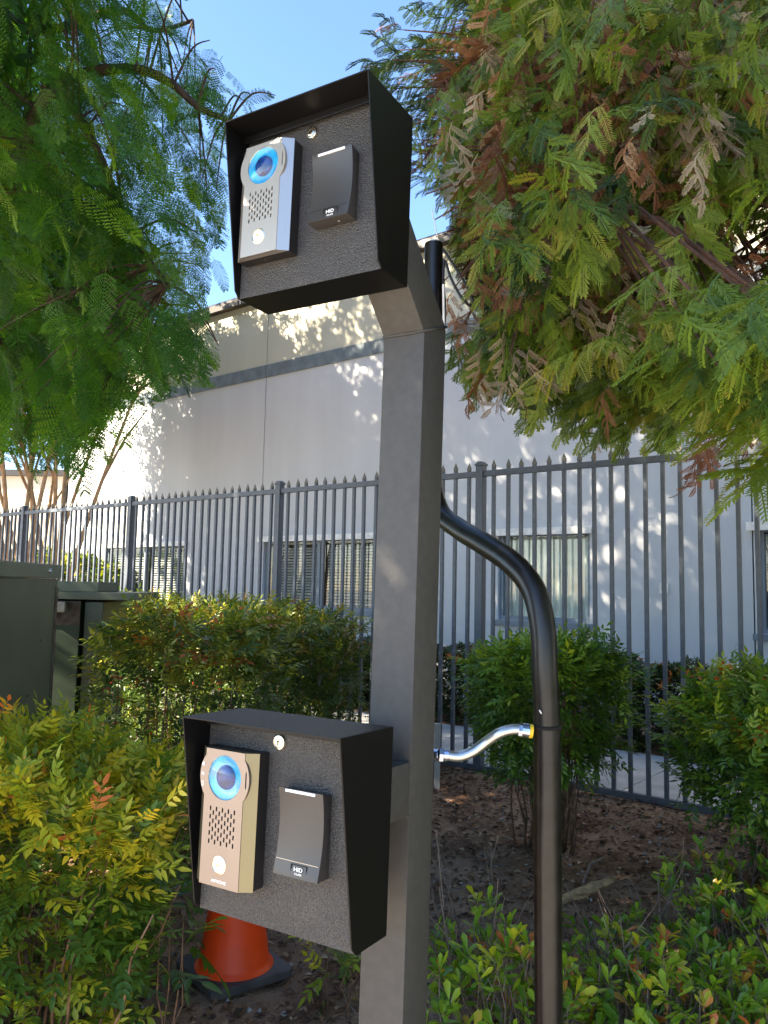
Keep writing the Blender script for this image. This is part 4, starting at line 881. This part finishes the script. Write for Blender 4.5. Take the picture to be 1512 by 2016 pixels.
# feathery tree on the left
TB = [t_bipinnate(r) for _ in range(5)]
JAC = [(-500, -300), (330, -300), (385, -60), (345, 60), (300, 100), (370, 60), (440, 90), (450, 150), (545, 165), (545, 215), (470, 240), (448, 300), (450, 560), (395, 580), (385, 612), (420, 640), (445, 700), (410, 760), (350, 760), (345, 815), (250, 760), (262, 905), (180, 880), (165, 960), (60, 930), (0, 940), (-500, 980)]
def jacaranda():
    T0 = Vector((-3.9, 5.2, 0)); tr = inst('feathery_tree', 'large feathery leaved tree with drooping green fronds filling the upper left', 'tree', T0); org = T0
    mb = MB(); branch(mb, [T0+Vector((0, 0, -.1)), T0+Vector((.05, 0, 1.5)), T0+Vector((.15, .1, 3))], .22, .16, org, 14); mb.build('trunk', M_bark, tr, smooth=True)
    fork = T0+Vector((.15, .1, 3)); q = np.random.default_rng(77)
    mains = [[fork, at(-150, 760, 4.8), at(30, 630, 4.6), at(95, 588, 4.5), at(230, 560, 4.3), at(330, 600, 4.2)],
             [fork, Vector((-3.4, 4.6, 4.4)), at(-40, 330, 4.4), at(110, 170, 4.2), at(250, 135, 4.1), at(330, 160, 4.0), at(390, 210, 4.0), at(450, 238, 4.0)],
             [fork, Vector((-3.3, 4.6, 4.4)), at(-40, 420, 4.2), at(90, 190, 4.0), at(170, 255, 3.9), at(260, 460, 3.7), at(330, 560, 3.6)],
             [fork, at(-300, 700, 5.2), at(-60, 700, 5.4), at(60, 780, 5.3), at(180, 830, 5.3)],
             [fork, Vector((-3.2, 5.0, 5.5)), at(60, 60, 5.2), at(230, 20, 5.2), at(300, 60, 5.1), at(380, 40, 5.0)],
             [fork, Vector((-3.8, 4.4, 5.0)), Vector((-3.2, 3.2, 5.8)), Vector((-2.4, 2.4, 6.0))],
             [fork, Vector((-4.3, 5.6, 5.0)), Vector((-4.2, 6.6, 6.6)), Vector((-3.6, 7.6, 7.6))],
             [fork, Vector((-4.8, 5.0, 5.0)), Vector((-5.8, 4.8, 6.2))]]
    nodes = []
    for P in mains:
        b = MB(); branch(b, P, .055, .012, org, 8, 6); b.build('limb', M_bark, tr, smooth=True); nodes += catmull(P, 6)[8:]
    items = []; tw = MB(); cl = []
    while len(cl) < 215:
        x, y = q.uniform(-220, 560), q.uniform(-150, 960)
        if not inpoly(x, y, JAC): continue
        if x > 300 and y < 340 and q.uniform() < .35: continue
        if x < 330 and 620 < y < 900 and q.uniform() < .25: continue
        Y = q.uniform(3.2, 6.0); Y = max(Y, 3.9) if x > 330 else Y
        cl.append(at(x, y, Y))
    for c in cl:
        nd = min(nodes, key=lambda l: (l-c).length); md = (nd+c)/2+Vector((0, 0, .08)); cp_ = catmull([nd-org, md-org, c-org], 4); tw.tube(cp_, [.008-.0007*k_ for k_ in range(len(cp_))], 5)
        ct = q.uniform(-.28, .3); flow = np.array([.55, -.25, -.75])+rv(q)*.45
        for j in range(q.integers(8, 14)):
            p_ = np.array(md.lerp(c, q.uniform(.3, 1.05)))+q.normal(0, .13, 3); d = flow+rv(q)*.55; d /= np.linalg.norm(d); s_ = q.uniform(.2, .36)
            X_, Y_, d_ = proj(p_+d*s_); X0, Y0, _ = proj(p_)
            if not inpoly(X_, Y_, JAC) or not inpoly(X0, Y0, JAC): continue
            items.append((q.integers(5), p_, d, np.array([0, 0, 1])+rv(q)*.6, s_, float(np.clip(q.beta(2, 2.6)+ct, 0, .86))))
    tw.build('twigs', M_bark, tr, kind='stuff')
    scatter(tr, 'frond', TB, L_jac, items, 300, 'foliage')
    # unseen crown outside the frame, added to keep sun off the post and housings
    q = np.random.default_rng(78); far = []; TL = TH2
    for i in range(1300):
        u = rv(q)*q.uniform(.35, 1)**.6; c = np.array([-4.2, 2.4, 4.95])+u*[2.8, 3.7, 1.6]
        X_, Y_, d_ = proj(c)
        if d_ > 0 and -60 < X_ < 1600 and -90 < Y_ < 2100: continue
        if d_ < .5 and abs(c[0]) < 1.2: continue
        ct = q.uniform(-.2, .2)
        for j in range(9): far.append((q.integers(4), c+q.normal(0, .22, 3), rv(q)+[0, 0, -.6], rv(q), .15*q.uniform(.7, 1.3), float(np.clip(q.uniform(0, .6)+ct, 0, 1))))
    scatter(tr, 'frond', TL, L_jac, far, 0, 'outer_shade_foliage')
jacaranda()
# row of street trees beyond (multi-stemmed, tan bark), their crowns carry on behind the feathery tree
def street_tree(base, label, ht, cr, seed, nl=2600, stems=4, mt=M_tan, lm=None, cz=.62, group='multi stemmed trees along the fence'):
    q = np.random.default_rng(seed); tr = inst('street_tree', label, 'tree', base, group); org = Vector(base); nodes = []
    for k in range(stems):
        a = k*6.283/stems+q.uniform(-.4, .4); l = q.uniform(.25, .5); P = [org+Vector((.05*math.cos(a), .05*math.sin(a), -.1)), org+Vector((l*.45*math.cos(a), l*.45*math.sin(a), ht*.18)), org+Vector((l*1.2*math.cos(a), l*1.2*math.sin(a), ht*.36)), org+Vector((l*2.6*math.cos(a), l*2.6*math.sin(a), ht*.62))]
        b = MB(); branch(b, P, .075, .02, org, 8); e = P[-1]; mdp = P[2]
        for j in range(4): aa = a+q.uniform(-1.2, 1.2); s0 = mdp.lerp(e, q.uniform(0, 1)); e2 = s0+Vector((math.cos(aa)*cr*.5, math.sin(aa)*cr*.5, ht*.16)); b.tube([s0-org, (s0+e2)/2+Vector((0, 0, .1))-org, e2-org], [.025, .016, .008], 5); nodes.append(e2)
        b.build('trunk', mt, tr, smooth=True)
    items = []
    for i in range(nl//12):
        u = rv(q)*q.uniform(.3, 1)**.5; c = np.array(org)+[u[0]*cr, u[1]*cr, ht*cz+u[2]*ht*.30]; ct = q.uniform(-.2, .25)
        for j in range(12): items.append((q.integers(4), c+q.normal(0, .2, 3), rv(q)+[0, 0, -.3], rv(q), .12*q.uniform(.7, 1.4), float(np.clip(q.uniform(0, .75)+ct, 0, 1))))
    scatter(tr, 'leaf', TH2, lm or L_jac, items, 0, 'crown')
ST = []
for i, (x, Y, lb) in enumerate(((35, 12.5, 'tan stemmed tree seen above the fence, farthest left of its row'), (75, 14.5, 'tan stemmed tree with a forked bare trunk, second in the row above the fence'), (112, 13.2, 'tan stemmed tree just left of the warehouse corner'))):
    c = at(x, 1100, Y); street_tree((c.x, Y, 0), lb, 7.6, 1.4, 60+i, 3300, cz=.80)

def shade_tree(base, label, c0, rad, seed, n, ht):  # trees added mostly out of view to shade the warehouse wall
    q = np.random.default_rng(seed); tr = inst('shade_tree', label, 'tree', base, 'mostly unseen trees added at left for shade'); org = Vector(base); cc = np.array(c0)
    b = MB(); branch(b, [org+Vector((0, 0, -.1)), org+Vector((.1, 0, ht*.3)), org.lerp(Vector(c0), .5)+Vector((0, 0, ht*.15)), Vector(c0)], .26, .06, org, 12); b.build('trunk', M_bark, tr, smooth=True)
    it = []; tw = MB()
    while len(it) < n*10:
        u = rv(q)*q.uniform(.2, 1)**.5; c = cc+u*rad; X_, Y_, d_ = proj(c)
        if d_ > 0 and -150 < X_ < 1700 and -150 < Y_ < 2100 and not (X_ < 70 and Y_ < 760): continue
        if len(it) % 40 == 0: tw.tube([Vector(cc*.6+c*.4)-org, Vector(c)-org], [.02, .006], 4)
        ct = q.uniform(-.25, .3)
        for j in range(10): it.append((q.integers(4), c+q.normal(0, .2, 3), rv(q)+[0, 0, -.5], rv(q), .16*q.uniform(.7, 1.3), float(np.clip(q.uniform(0, .7)+ct, 0, 1))))
    tw.build('twigs', M_bark, tr, kind='stuff'); scatter(tr, 'leaf', TH2, L_jac, it, 0, 'crown')
shade_tree((-6.6, 9.3, 0), 'mostly unseen broad tree added past the left edge to shade the warehouse wall', (-6.2, 8.0, 8.2), (3.4, 4.2, 3.9), 101, 1500, 6)
shade_tree((-9.6, 12.2, 0), 'mostly unseen tree added farther along the fence to shade the warehouse wall', (-8.6, 12.2, 7.0), (3.2, 2.8, 3.2), 102, 900, 6)
